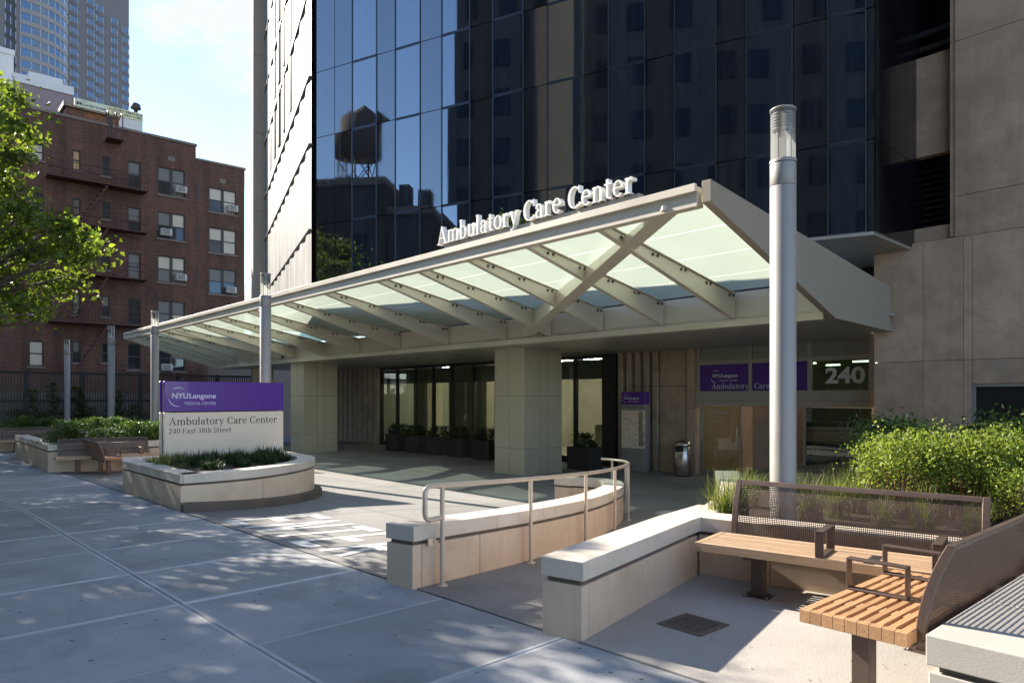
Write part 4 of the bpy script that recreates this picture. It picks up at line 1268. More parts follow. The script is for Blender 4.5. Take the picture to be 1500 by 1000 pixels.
# rooftop bulkhead and board
q0, q1 = on_a(97, 160, BA + 8), on_a(186, 175, BA + 8)
m = MB(); m.sbx(q0.x, q1.x, BA + 8, BA + 12, ZT1 - 1, q0.z + .2); m.build("roof_bulkhead", BRICK, bh)
m = MB(); m.sbx(q0.x - .2, q1.x + .1, BA + 7.8, BA + 12.2, q0.z + .2, q0.z + .55); m.build("bulkhead_coping", SILL, bh)
for (u, v, lab) in ((264, 279, "white air conditioner in the topmost double window of the brick house"), (242, 341, "white air conditioner low in a half shaded window of the brick house, second row"),
                    (264, 407, "ribbed pale air conditioner in the third double window down the brick house"), (340, 306, "white air conditioner beside a curtained window at the right of the brick house"),
                    (338, 425, "small white air conditioner in the lowest clear right hand window of the brick house"), (243, 538, "air conditioner just above the purple sign on the brick house")):
    q = baz(u, v); y = BA + (.12 if q.x > b_step else 0)
    ac = thing("air_conditioner", lab, "air conditioner", tuple(S(q.x, y - .2, q.z - .22)), RZ, "window air conditioners on the brick house")
    m = MB(); m.sbx(q.x - .33, q.x + .33, y - .38, y + .08, q.z - .22, q.z + .22); m.build("casing", ACW, ac, .02)
    for i in range(5):
        m = MB(); zz_ = q.z - .16 + i * .075; m.sbx(q.x - .28, q.x + .22, y - .392, y - .379, zz_, zz_ + .045); m.build("grille_slat", ACG, ac)
# sign board on the roof
bb = thing("roof_billboard", "pale rooftop billboard advertising luxury rentals above the brick house", "billboard", tuple(S(on_a(160, 155, BA + 7).x, BA + 7, ZT1)), RZ)
ba_ = BA + 7.0
q0, q1 = on_a(109, 147, ba_), on_a(209.5, 163.5, ba_)
zt_, zb_ = (q0.z + q1.z) / 2, on_a(209.5, 178.5, ba_).z
BOARD = mat("pale_board_face", (0.62, 0.66, 0.50), 0.6, 0.05); BOARD2 = mat("yellow_board_face", (0.72, 0.68, 0.38), 0.6, 0.05)
bm_ = q0.x + (q1.x - q0.x) * .47
m = MB(); m.sbx(q0.x, bm_, ba_, ba_ + .15, zb_, zt_); m.build("board_panel", BOARD, bb)
m = MB(); m.sbx(bm_ + .01, q1.x, ba_, ba_ + .15, zb_, zt_); m.build("board_panel", BOARD2, bb)
m = MB(); m.sbx(q1.x - 1.6, q1.x - .02, ba_ + .03, ba_ + .13, zb_ - 1.1, zb_ - .01); m.build("lower_panel", ACW, bb)
m = MB()
for b in (q0.x + .5, bm_, q1.x - .5): m.sbx(b - .05, b + .05, ba_ + .16, ba_ + .26, ZT1 - 1, zt_ - .1)
m.build("support_frame", WINFR, bb)
h_ = zt_ - zb_; w_ = q1.x - q0.x
m = MB()
put_font(m, "The", S(q0.x + w_ * .10, ba_ - .012, zb_ + h_ * .70), N2, UP, -D2, w=w_ * .08, h=h_ * .20)
put_font(m, "Montrose", S(q0.x + w_ * .03, ba_ - .014, zb_ + h_ * .22), N2, UP, -D2, w=w_ * .42, h=h_ * .42, bold=.006)
put_font(m, "LUXURY RENTALS", S(q0.x + w_ * .49, ba_ - .012, zb_ + h_ * .56), N2, UP, -D2, w=w_ * .49, h=h_ * .30, bold=.02)
put_font(m, "(866) 243-1785", S(q0.x + w_ * .53, ba_ - .014, zb_ + h_ * .14), N2, UP, -D2, w=w_ * .45, h=h_ * .30, bold=.02)
m.build("lettering", LETTERDK, bb)
# small roof equipment seen against the sky
q = on_a(199, 158, BA + 9)
tk = thing("roof_vent", "small dark ventilator on the roof beside the billboard", "roof vent", tuple(S(q.x, BA + 9, ZT1 - .5)), RZ)
m = MB(); c_ = S(q.x, BA + 9, 0); m.lathe([(.14, ZT1 - .6), (.14, q.z - .15), (.38, q.z - .1), (.32, q.z + .25), (.05, q.z + .4)], (c_.x, c_.y, 0), 10); m.build("vent_cowl", WINFR, tk)

# houses between the brick house and the high tower
lb = thing("rear_house", "mauve rendered house with roof terrace behind the brick house", "building", tuple(S(2, 75, -.5)), RZ)
MAUVE = mat("mauve_render", (0.25, 0.19, 0.20), 0.85, 0.08); WHITER = mat("white_render", (0.62, 0.61, 0.60), 0.8, 0.05)
q0, q1, q2 = on_a(20, 128, 75), on_a(106, 140, 75), on_a(20, 150, 75)
m = MB(); m.sbx(q0.x, q1.x, 75, 84, -.6, q1.z); m.build("wall", MAUVE, lb)
m = MB(); m.sbx(q0.x - .1, q1.x + .1, 74.9, 75.3, q1.z + .003, q1.z + .75); m.build("parapet", WHITER, lb)
m = MB(); m.sbx(q1.x - 3.2, q1.x - .6, 76, 78, q1.z + .3, q1.z + 1.6); m.build("terrace_shelter", WHITER, lb)
wb = thing("white_house", "white rendered house corner at the far left edge behind the tree", "building", tuple(S(0, 80, -.5)), RZ)
q1 = on_a(20, 82, 80)
m = MB(); m.sbx(q1.x - 14, q1.x, 80, 92, -.6, q1.z); m.build("wall", WHITER, wb)
m = MB(); m.sbx(q1.x - 14.1, q1.x + .1, 79.9, 80.3, q1.z + .003, q1.z + .5); m.build("parapet", WHITER, wb)

# ================================================================== HIGH-RISE (top left)
ht = thing("high_rise_tower", "high grey brown apartment tower with rows of curved bay windows", "building", (-120, 166, 0))
HT = mat("grey_brown_concrete", (0.135, 0.13, 0.14), 0.85, 0.05, 0.05, 3, 0.04)
HGL = dark_glass("blue_tower_glass", (0.045, 0.085, 0.16), 1.9, 0.04, 0.05)
HSP = mat("pale_bay_spandrel", (0.23, 0.22, 0.22), 0.8, 0.05, 0.1)
HMU = mat("window_mullion_paint", (0.42, 0.43, 0.44), 0.5)
TD = Vector((.07, 1, 0)).normalized(); TN = Vector((TD.y, -TD.x, 0)); TP = Vector((-120, 166, 0))
def TT(t, o, z): return TP + TD * t + TN * o + UP * z
m = MB(); pp = [TT(-16, 0, 0), TT(48.6, 0, 0), TT(48.6, -26, 0), TT(-16, -26, 0)]
m.prism([(p.x, p.y) for p in reversed(pp)], -.5, 124); m.build("tower_wall", HT, ht)
FH = 2.9; zbase = 56.0
def arcpts(t0, t1, sag, z, n=8, inn=0.0):
    return [TT(t0 + (t1 - t0) * i / n, sag * (1 - (2 * i / n - 1) ** 2) - inn, z) for i in range(n + 1)]
def band(m, t0, t1, sag, z0, z1, n=8, mi=0, out=0.0):
    a_ = arcpts(t0, t1, sag, z0, n, -out); b_ = arcpts(t0, t1, sag, z1, n, -out)
    m.add(a_ + b_, [(i, i + 1, n + 2 + i, n + 1 + i) for i in range(n)], mi)
    m.add([TT(t0, -.3, z1)] + b_ + [TT(t1, -.3, z1)], [tuple(range(n + 3))], mi)
    m.add([TT(t0, -.3, z0)] + a_ + [TT(t1, -.3, z0)], [tuple(reversed(range(n + 3)))], mi)
def win_mesh(t0, t1, sag, n, h, muls):
    m = MB()
    band(m, t0, t1, sag, 0, h, n)
    for i in range(muls + 1):
        f = i / muls; t = t0 + (t1 - t0) * f
        o = sag * (1 - (2 * f - 1) ** 2)
        m.box(TT(t, o + .03, h / 2), TD * .07, TN * .07, UP * (h / 2), 1)
    return m
def win_series(t0, t1, sag, n, h, muls, spand):
    m = win_mesh(t0, t1, sag, n, h, muls); t = m.build("window", [HGL, HMU], ht); base = t.data; bpy.data.objects.remove(t)
    m = MB(); band(m, t0 - .15, t1 + .15, sag + .12, 0, FH - h, n); t = m.build("spandrel", HSP if spand else HT, ht); sp = t.data; bpy.data.objects.remove(t)
    for k in range(20):
        z = zbase + k * FH
        o = link("window", base, ht); o.location = (0, 0, z)
        o = link("spandrel", sp, ht); o.location = (0, 0, z - (FH - h))
win_series(0.7, 3.9, 0.02, 1, 1.75, 2, False)
win_series(5.4, 21.3, 4.2, 16, 1.75, 10, True)
for t0, t1 in ((22.9, 26.1), (29.6, 32.8), (33.5, 36.7), (40.1, 43.2), (45.4, 48.4)):
    win_series(t0, t1, 0.85, 5, 1.8, 2, False)

# ================================================================== FENCE WITH IVY
FA = 42.0
fe = thing("iron_fence", "tall black iron picket fence with ivy in front of the brick house", "fence", tuple(S(8, FA, -.5)), RZ)
b0f, b1f = 1.0, 19.0
for u in (37, 120, 158, 205, 262, 318, 372):
    b = on_a(u, 560, FA).x; m = MB(); m.sbx(b - .09, b + .09, FA - .09, FA + .09, -.5, 3.0); m.build("fence_post", BLACK, fe)
for z in (2.86, 1.45, .1):
    m = MB(); m.sbx(b0f, b1f, FA - .05, FA + .05, z, z + .11); m.build("fence_rail", BLACK, fe)
m = MB(); npk = 150
for i in range(npk):
    b = b0f + (b1f - b0f) * i / npk; m.sbx(b, b + .03, FA - .02, FA + .02, -.4, 2.9)
m.build("picket_rows", BLACK, fe, kind="stuff")
yw = thing("yard_wall", "low dark screen wall standing behind the ivy fence", "wall", tuple(S(8, FA + 3.5, -.5)), RZ)
m = MB(); m.sbx(b0f, b1f, FA + 3.4, FA + 3.6, -.5, 1.95); m.build("wall_face", mat("yard_wall_render", (0.14, 0.12, 0.105), 0.9, 0.2, 0.6), yw)

# ================================================================== ACROSS THE STREET (seen mirrored in the dark glass)
OPW = mat("far_side_masonry", (0.065, 0.058, 0.053), 0.85, 0.15, 0.3, 4, 0.1)
OPGL = dark_glass("far_side_window_glass", (0.012, 0.013, 0.016), 1.22, 0.05, 0.05)
OPW2 = mat("far_side_stone", (0.20, 0.17, 0.14), 0.85, 0.12, 0.3, 4, 0.1)
def opp(label, a0, a1, h, m_, b_front=-17.5, dep=14, wz=(1.1, 1.7), pitch=(2.3, 3.2), name="town_building"):
    o = thing(name, label, "building", tuple(S(b_front, (a0 + a1) / 2, -.2)), RZ, None)
    m = MB(); m.sbx(b_front - dep, b_front, a0, a1, -.3, h); m.build("wall", m_, o)
    m = MB(); m.sbx(b_front - dep - .1, b_front + .25, a0 - .0, a1 + .0, h + .003, h + .5); m.build("cornice", OPW2, o)
    na = max(1, int((a1 - a0) / pitch[0])); nz = min(12, int((h - 2) / pitch[1]))
    m = MB(); m.bx(0, .1, -wz[0] / 2, wz[0] / 2, 0, wz[1]); t = m.build("window", OPGL); me = t.data; bpy.data.objects.remove(t)
    st = (a1 - a0) / na
    for i in range(na):
        for j in range(nz):
            w = link("window", me, o); w.location = (0.02, (i + .5) * st - (a1 - a0) / 2, 1.2 + j * pitch[1])
    return o
opp("brown row house across the street with water tank on its roof", 24.6, 36, 15.5, OPW)
opp("lower brown house across the street with chimneys", 21.6, 24.5, 13.5, OPW)
opp("tall plain office block across the street opposite the entrance", 15.8, 20.6, 48, OPW, b_front=-19)
opp("long brown terrace across the street beyond the water tank house", 36.4, 78, 17, OPW)
so_ = thing("streak_tower", "added sandstone block, turned to mirror a warm streak in the glass", "building", tuple(S(-52, 17.5, -.2)), RZ + math.radians(45))  # unseen block, added and angled so the dark glass mirrors a warm streak
m = MB(); m.bx(-5, 5, -5, 5, -.2, 75); t = m.build("wall", mat("warm_streak_stone", (0.70, 0.50, 0.30), 0.8, 0.1, 0.3)); t.parent = so_
m = MB(); m.bx(-.7, .7, -.06, .06, 0, 1.7); t = m.build("window", PANE_D); me = t.data; bpy.data.objects.remove(t)
for i in range(4):
    for j in range(20):
        w = link("window", me, so_); w.location = (-3.6 + 2.4 * i, 5.0, 6 + 3.3 * j)
        w = link("window", me, so_); w.location = (5.0, -3.6 + 2.4 * i, 6 + 3.3 * j); w.rotation_euler = (0, 0, math.pi / 2)
opp("dark high block across the street facing the timber benches", -14, 12.6, 56, OPW, b_front=-18.5, pitch=(2.6, 3.4))
for a_, h_ in ((22.3, 1.4), (23.6, 1.8)):
    ch = thing("chimney", "brick chimney pot on the lower house across the street" if h_ < 1.5 else "taller brick chimney on the lower house across the street", "chimney", tuple(S(-19, a_, 13.9)), RZ)
    m = MB(); m.sbx(-19.5, -18.5, a_ - .35, a_ + .35, 13.99, 13.99 + h_); m.build("stack", OPW, ch)
wt = thing("water_tank", "round timber water tank on an iron frame on a roof across the street", "water tank", tuple(S(-20, 27.2, 16)), RZ)
c_ = S(-20, 27.2, 0)
m = MB(); m.lathe([(0, 18.2), (1.35, 18.2), (1.35, 20.8), (0, 21.9)], (c_.x, c_.y, 0), 16); m.build("tank", BARK, wt)
for i in range(4):
    an = math.pi / 4 + i * math.pi / 2
    p = c_ + Vector((math.cos(an), math.sin(an), 0)) * 1.1
    q = c_ + Vector((math.cos(an + math.pi / 2), math.sin(an + math.pi / 2), 0)) * 1.1
    m = MB(); m.tube([p + UP * 16.0, p + UP * 18.2], .07, 5); m.tube([p + UP * 16.0, q + UP * 18.1], .04, 4); m.tube([q + UP * 16.0, p + UP * 18.1], .04, 4); m.build("tank_leg", BLACK, wt)
# ================================================================== SERIF GLYPHS (drawn here as strokes)
def R_(x0, x1, y0, y1): return [[(x0, y0), (x1, y0), (x1, y1), (x0, y1)]]
def Q_(*p): return [list(p)]
def ring(cx, cy, rx, ry, a0, a1, tx=.098, ty=.042, n=None):
    n = n or max(4, int(abs(a1 - a0) / 15)); out = []
    def pt(r1, r2, a): return (cx + r1 * math.cos(a), cy + r2 * math.sin(a))
    for i in range(n):
        A = math.radians(a0 + (a1 - a0) * i / n); B = math.radians(a0 + (a1 - a0) * (i + 1) / n)
        out.append([pt(rx - tx, ry - ty, A), pt(rx, ry, A), pt(rx, ry, B), pt(rx - tx, ry - ty, B)])
    return out
def flag(x, y): return Q_((x - .055, y - .045), (x + .02, y - .055), (x + .02, y), (x - .0, y))
T_ = .098
GL = {
 'l': (R_(.06, .06 + T_, 0, .72) + flag(.06, .72) + R_(0, .22, 0, .036), .245),
 'b': (R_(.05, .05 + T_, 0, .72) + flag(.05, .72) + ring(.245, .235, .225, .245, -140, 140), .50),
 'u': (R_(.055, .055 + T_, .13, .47) + flag(.055, .47) + ring(.215, .14, .16, .15, 180, 330) + R_(.34, .34 + T_, 0, .47) + flag(.34, .47) + R_(.40, .50, 0, .036), .51),
 'n': (R_(.055, .055 + T_, 0, .47) + flag(.055, .47) + R_(0, .21, 0, .036) + ring(.26, .30, .178, .18, 0, 150) + R_(.34, .34 + T_, 0, .31) + R_(.285, .495, 0, .036), .51),
 'm': (R_(.055, .055 + T_, 0, .47) + flag(.055, .47) + R_(0, .21, 0, .036) + ring(.26, .30, .178, .18, 0, 150) + R_(.34, .34 + T_, 0, .31) + R_(.285, .495, 0, .036)
       + ring(.545, .30, .178, .18, 0, 150) + R_(.625, .625 + T_, 0, .31) + R_(.57, .78, 0, .036), .80),
 'h': (R_(.055, .055 + T_, 0, .72) + flag(.055, .72) + R_(0, .21, 0, .036) + ring(.26, .30, .178, .18, 0, 150) + R_(.34, .34 + T_, 0, .31) + R_(.285, .495, 0, .036), .51),
 'r': (R_(.055, .055 + T_, 0, .47) + flag(.055, .47) + R_(0, .23, 0, .036) + ring(.27, .31, .15, .165, 55, 160, .08, .05) + ring(.315, .40, .05, .05, 0, 360, .05, .05), .375),
 'a': (R_(.265, .265 + T_, 0.03, .33) + ring(.20, .32, .163, .155, 0, 160) + ring(.085, .345, .05, .05, 0, 360, .05, .05) + ring(.20, .135, .175, .145, 70, 310) + R_(.30, .44, 0, .04), .45),
 't': (R_(.085, .085 + T_, .10, .60) + R_(0, .30, .43, .47) + ring(.225, .115, .14, .125, 180, 320), .325),
 'o': (ring(.245, .235, .23, .247, 0, 360), .49),
 'e': (ring(.235, .235, .22, .247, 12, 318) + R_(.07, .44, .235, .275), .465),
 's': (ring(.17, .345, .145, .135, 35, 262, .085, .045) + ring(.175, .127, .15, .139, -155, 85, .085, .045) + R_(.285, .31, .33, .47) + R_(.03, .055, 0, .14), .36),
 'y': (Q_((.045, .45), (.155, .45), (.31, .02), (.225, .02)) + Q_((.40, .45), (.44, .45), (.225, -.16), (.18, -.16)) + R_(0, .20, .435, .47) + R_(.33, .49, .435, .47) + ring(.13, -.165, .055, .05, 0, 360, .055, .05), .49),
 'A': (Q_((.075, .02), (.115, .02), (.345, .68), (.305, .68)) + Q_((.285, .68), (.375, .68), (.62, .02), (.51, .02)) + R_(.17, .47, .215, .255) + R_(0, .21, 0, .036) + R_(.42, .70, 0, .036), .70),
 'C': (ring(.335, .335, .315, .347, 48, 312, .115, .045) + R_(.535, .565, .45, .68) + R_(.545, .575, .02, .16), .61),
 'E': (R_(.07, .07 + T_, 0, .67) + R_(0, .51, .633, .67) + R_(0, .53, 0, .037) + R_(.16, .38, .325, .36) + R_(.48, .51, .50, .633) + R_(.50, .53, .037, .17) + R_(.355, .38, .26, .43), .57),
 'S': (ring(.23, .505, .19, .175, 30, 262, .10, .048) + ring(.235, .175, .205, .187, -155, 85, .105, .048) + R_(.385, .415, .50, .68) + R_(.03, .06, -.01, .20), .48),
 '0': (ring(.245, .335, .225, .347, 0, 360, .10, .042), .50),
 '2': (ring(.225, .48, .195, .195, -30, 165, .10, .045) + Q_((.30, .39), (.40, .39), (.14, .07), (.05, .07)) + R_(.04, .44, 0, .075), .49),
 '3': (ring(.205, .505, .185, .172, -90, 150, .10, .042) + ring(.205, .18, .205, .187, -150, 90, .105, .042) + R_(.13, .22, .333, .372), .47),
 '4': (R_(.285, .285 + T_, 0, .68) + Q_((.02, .19), (.075, .19), (.31, .68), (.285, .68)) + R_(.02, .47, .15, .20) + R_(.20, .46, 0, .036), .50),
 '8': (ring(.24, .505, .19, .172, 0, 360, .095, .042) + ring(.24, .18, .215, .187, 0, 360, .105, .042), .49),
 ' ': ([], .23),
}
def serif_width(txt, sp=.03): return sum(GL[c][1] + sp for c in txt) - sp
def put_glyph(m, ch, org, xd, yd, nrm, size, depth, mi=0):
    for i, poly in enumerate(GL[ch][0]):
        e = .0004 * (i % 7) + .0003 * (i % 3)
        f = [org + xd * (x * size) + yd * (y * size) + nrm * (depth + e) for x, y in poly]
        if depth > .01:
            b = [org + xd * (x * size) + yd * (y * size) + nrm * (-e) for x, y in poly]
            n = len(poly)
            m.add(f + b, [tuple(range(n))] + [(i, i + n, (i + 1) % n + n, (i + 1) % n) for i in range(n)], mi)
        else:
            m.add(f, [tuple(range(len(poly)))], mi)
def put_serif(m, txt, org, xd, yd, nrm, width, depth=.002, hscale=1.0, sp=.03, mi=0):
    size = width / serif_width(txt, sp); x = 0.0
    for ch in txt:
        put_glyph(m, ch, org + xd * (x * size), xd, yd * hscale, nrm, size, depth, mi); x += GL[ch][1] + sp
    return size
def nyu_logo(parent, org, xd, yd, nrm, w, mt):
    """swoosh ring with the hospital name set over it; w = width of the name"""
    m = MB()
    put_font(m, "NYU", org + nrm * .002, xd, yd, nrm, w=w * .36, h=w * .125, bold=.022)
    put_font(m, "Langone", org + xd * (w * .385) + nrm * .002 - yd * (w * .033), xd, yd, nrm, w=w * .615, h=w * .158, bold=.022)
    m.build("logo_name", mt, parent)
    m = MB()
    put_font(m, "MEDICAL CENTER", org + xd * (w * .28) - yd * (w * .145) + nrm * .002, xd, yd, nrm, w=w * .72, h=w * .068)
    m.build("logo_subline", mt, parent)
    m = MB()
    cx, cy, r = .14 * w, .035 * w, .215 * w
    for a0, a1 in ((52, 128), (186, 282)):
        for i in range(16):
            f0, f1 = i / 16, (i + 1) / 16
            pts = []
            for f, s_ in ((f0, -1), (f1, -1), (f1, 1), (f0, 1)):
                a_ = math.radians(a0 + (a1 - a0) * f); th = .010 * w * math.sin(math.pi * min(1, max(0, f))) + .001 * w
                pts.append(org + xd * (cx + (r + s_ * th) * math.cos(a_)) + yd * (cy + (r + s_ * th) * math.sin(a_)) + nrm * .002)
            m.add(pts, [(0, 1, 2, 3)])
    m.build("logo_ring", mt, parent)

# canopy letters, each a part
cs = thing("canopy_lettering", "raised white letters Ambulatory Care Center along the canopy front edge", "sign", tuple(F0 + FDI * 4 + UP * (ZFT + .1)))
t_l = on_line(F0, FDI, 647.5); t_r = on_line(F0, FDI, 935)
xd = -FDI; nrm = off
TXT = "Ambulatory Care Center"
W_TOT = t_l - t_r
size = W_TOT / serif_width(TXT, .035); x = 0.0
org = F0 + FDI * t_l + UP * (ZFT + .125) + off * .02
LCH = mat("white_channel_letter", (0.80, 0.78, 0.74), 0.45, 0.03)
for ch in TXT:
    if ch != ' ':
        m = MB(); put_glyph(m, ch, org + xd * (x * size), xd, UP * 1.12, nrm, size, .09); m.build("letter", LCH, cs)
    x += GL[ch][1] + .035
m = MB(); m.beam(F0 + FDI * (t_l - .12) + UP * (ZFT + .115), F0 + FDI * (t_r - .05) + UP * (ZFT + .115), .10, .10); m.build("letter_rail", FRAME, cs, .004)

# ================================================================== MONUMENT SIGN AND ITS PLANTER
sp_ = thing("sign_planter", "curved pale stone planter under the purple hospital sign", "planter", (-5.3, 12.4, 0))
front = [Vector(p + (0,)) for p in ((-4.90, 10.42), (-4.50, 10.74), (-4.13, 11.15), (-3.85, 11.75), (-3.70, 12.4), (-3.67, 13.0), (-3.80, 13.6), (-4.2, 14.25), (-4.75, 14.85))]
front = smooth_path(front, 2)
PA = Vector((-7.05, 12.75, 0)); PBk = Vector((-7.45, 13.5, 0))
low_wall(sp_, [PA, front[0]], 1, .30, lambda p: .54, lambda p: -.15, 0.9)
low_wall(sp_, front[1:], 1, .30, lambda p: .54, lambda p: -.3, 1.25)
low_wall(sp_, [front[-1] + Vector((-.03, .03, 0)), PBk, PA + Vector((0, .02, 0))], 1, .30, lambda p: .54, lambda p: -.3, 1.2)
kb = offset_path(front, -.14)
low = MB()
n = len(kb)
vs = []
for o_, i_ in zip(kb, offset_path(front, .05)): vs += [o_ + UP * -.25, i_ + UP * -.25, i_ + UP * (zfp(o_) + .13), o_ + UP * (zfp(o_) + .13)]
fs = []
for i in range(n - 1):
    a_, b_ = 4 * i, 4 * i + 4
    fs += [(a_ + k, b_ + k, b_ + (k + 1) % 4, a_ + (k + 1) % 4) for k in range(4)]
fs += [(0, 1, 2, 3), (4 * n - 1, 4 * n - 2, 4 * n - 3, 4 * n - 4)]
low.add(vs, fs); low.build("base_kerb", KERBST, sp_, .01)
so = [PA] + front + [PBk]
m = MB(); c_ = sum(so, Vector()) / len(so)
m.prism([((p - c_).x * .93 + c_.x, (p - c_).y * .93 + c_.y) for p in so], -.3, .44); m.build("soil", SOIL, sp_)

SL = Vector((-6.42, 13.0, 0)); SR = Vector((-4.77, 14.70, 0)); SX = (SR - SL).normalized(); SW = (SR - SL).length; SNo = Vector((SX.y, -SX.x, 0))
ms = thing("monument_sign", "purple and cream hospital sign board standing in the curved planter", "sign", tuple((SL + SR) / 2 + UP * .44))
ZM, ZTOP, ZLO = 1.405, 1.985, 0.50
def signbox(name, x0, x1, d0, d1, z0, z1, mt, bev=.008):
    m = MB(); m.box(SL + SX * ((x0 + x1) / 2) + SNo * ((d0 + d1) / 2) + UP * ((z0 + z1) / 2), SX * ((x1 - x0) / 2), SNo * ((d1 - d0) / 2), UP * ((z1 - z0) / 2)); return m.build(name, mt, ms, bev)
signbox("upper_panel", 0, SW, -.06, 0, ZM + .012, ZTOP, PURPLE); signbox("upper_panel", -.0, SW, -.26, -.20, ZM + .012, ZTOP, PURPLE)
signbox("lower_panel", 0, SW, -.06, 0, ZLO, ZM - .006, SIGNWHITE); signbox("lower_panel", 0, SW, -.26, -.20, ZLO, ZM - .006, SIGNWHITE)
signbox("side_post", .03, .11, -.198, -.062, .40, ZTOP - .03, ALU); signbox("side_post", SW - .11, SW - .03, -.198, -.062, .40, ZTOP - .03, ALU)
signbox("inner_core", .11, SW - .11, -.19, -.07, .40, ZTOP - .04, BLACK, 0)
m = MB(); put_serif(m, "Ambulatory Care Center", SL + SX * .08 + UP * 1.165, SX, UP, SNo, SW * .905, hscale=1.0); m.build("lettering", LETTERDK, ms)
m = MB(); put_serif(m, "240 East 38th Street", SL + SX * .08 + UP * 1.005, SX, UP, SNo, SW * .50, hscale=1.05); m.build("lettering", LETTERDK, ms)
nyu_logo(ms, SL + SX * .14 + UP * 1.66, SX, UP, SNo, SW * .345, LETTERPALE)

# entrance banner lettering and number
bx_ = -D2; bn = -N2
def bpt(u, v, e=.004): q = on_b(u, v, BANB - e); return S(BANB - e, q.y, q.z)
w_l = (a_at(1041) - a_at(1077))
nyu_logo(ban, bpt(1044, 553), bx_, UP, bn, w_l, LETTERWH)
m = MB(); p_ = bpt(1042.5, 569.5); put_serif(m, "Ambulatory", p_, bx_, UP, bn, a_at(1042.5) - a_at(1097), .003); m.build("lettering", LETTERWH, ban)
m = MB(); p_ = bpt(1105, 569.0); put_serif(m, "Care Center", p_, bx_, UP, bn, (a_at(1105) - a_at(1128)) * 2.55, .003); m.build("lettering", LETTERWH, ban)
m = MB(); q = on_b(1209, 561, SB - .01); q2 = on_b(1267, 561, SB - .01); q3 = on_b(1240, 537, SB - .01); q4 = on_b(1240, 561.5, SB - .01)
put_font(m, "240", S(SB - .01, q.y, q4.z), bx_, UP, bn, w=q.y - q2.y, h=q3.z - q4.z, bold=.03); m.build("street_number", LETTERWH, en)
q = on_b(1040, 604, SB); q2 = on_b(1082, 604, SB)
m = MB()
for k in range(30):
    a0 = math.radians(k * 9 + 40); a1 = a0 + math.radians(9); r0, r1 = .10, .115
    o_ = S(SB + .012, q.y - .10, q.z)
    m.add([o_ + bx_ * (r * math.cos(t)) + UP * (r * math.sin(t)) for r, t in ((r0, a0), (r1, a0), (r1, a1), (r0, a1))], [(0, 1, 2, 3)])
put_font(m, "NYU Langone", S(SB + .011, q.y - .05, q.z - .05), bx_, UP, bn, w=.5, h=.11); m.build("door_decal", LETTERPALE, en)

# directory pylon
kx0, kx1 = on_b(910, 600, 15.9).y, on_b(945.5, 600, 15.9).y
kd = thing("directory_pylon", "grey directory pylon with purple head and wall map beside the entrance", "sign", tuple(S(15.9, (kx0 + kx1) / 2, FLOOR)))
kzt, kzm = on_b(928, 574, 15.9).z, on_b(928, 592, 15.9).z
m = MB(); m.sbx(15.9, 16.08, kx1, kx0, kzm, kzt); m.build("head_panel", PURPLE, kd, .006)
m = MB(); m.sbx(15.9, 16.08, kx1, kx0, FLOOR, kzm - .01); m.build("body", ALU, kd, .006)
mz1, mz0 = on_b(928, 601, 15.9).z, on_b(928, 656, 15.9).z
wm = kx0 - kx1
m = MB(); m.sbx(15.892, 15.9, kx1 + wm * .02, kx0 - wm * .02, mz0, mz1); m.build("map_sheet", SIGNWHITE, kd)
m = MB()
r2 = random.Random(5)
for i in range(70):
    x_ = kx0 - wm * (.06 + .62 * r2.random()); z_ = mz0 + (mz1 - mz0) * (.05 + .9 * r2.random()); s_ = r2.uniform(.006, .018)
    m.quad(*[S(15.889 - .0004 * (i % 5), x_ + dx, z_ + dz) for dx, dz in ((s_, -s_ * .6), (-s_, -s_ * .6), (-s_, s_ * .6), (s_, s_ * .6))])
for i in range(34):
    z_ = mz1 - (mz1 - mz0) * (.04 + .92 * i / 34); l_ = r2.uniform(.14, .24) * wm
    m.quad(*[S(15.8885, x_, zz2) for x_, zz2 in ((kx0 - wm * .73, z_), (kx0 - wm * .73 - l_, z_), (kx0 - wm * .73 - l_, z_ + .018), (kx0 - wm * .73, z_ + .018))])
m.build("map_print", LETTERDK, kd)
m = MB(); put_serif(m, "Ambulatory Care Center", S(15.895, kx0 - wm * .06, kzm - .10), bx_, UP, bn, wm * .86, .002); m.build("lettering", LETTERDK, kd)
nyu_logo(kd, S(15.897, kx0 - wm * .12, kzm + .14), bx_, UP, bn, wm * .62, LETTERWH)

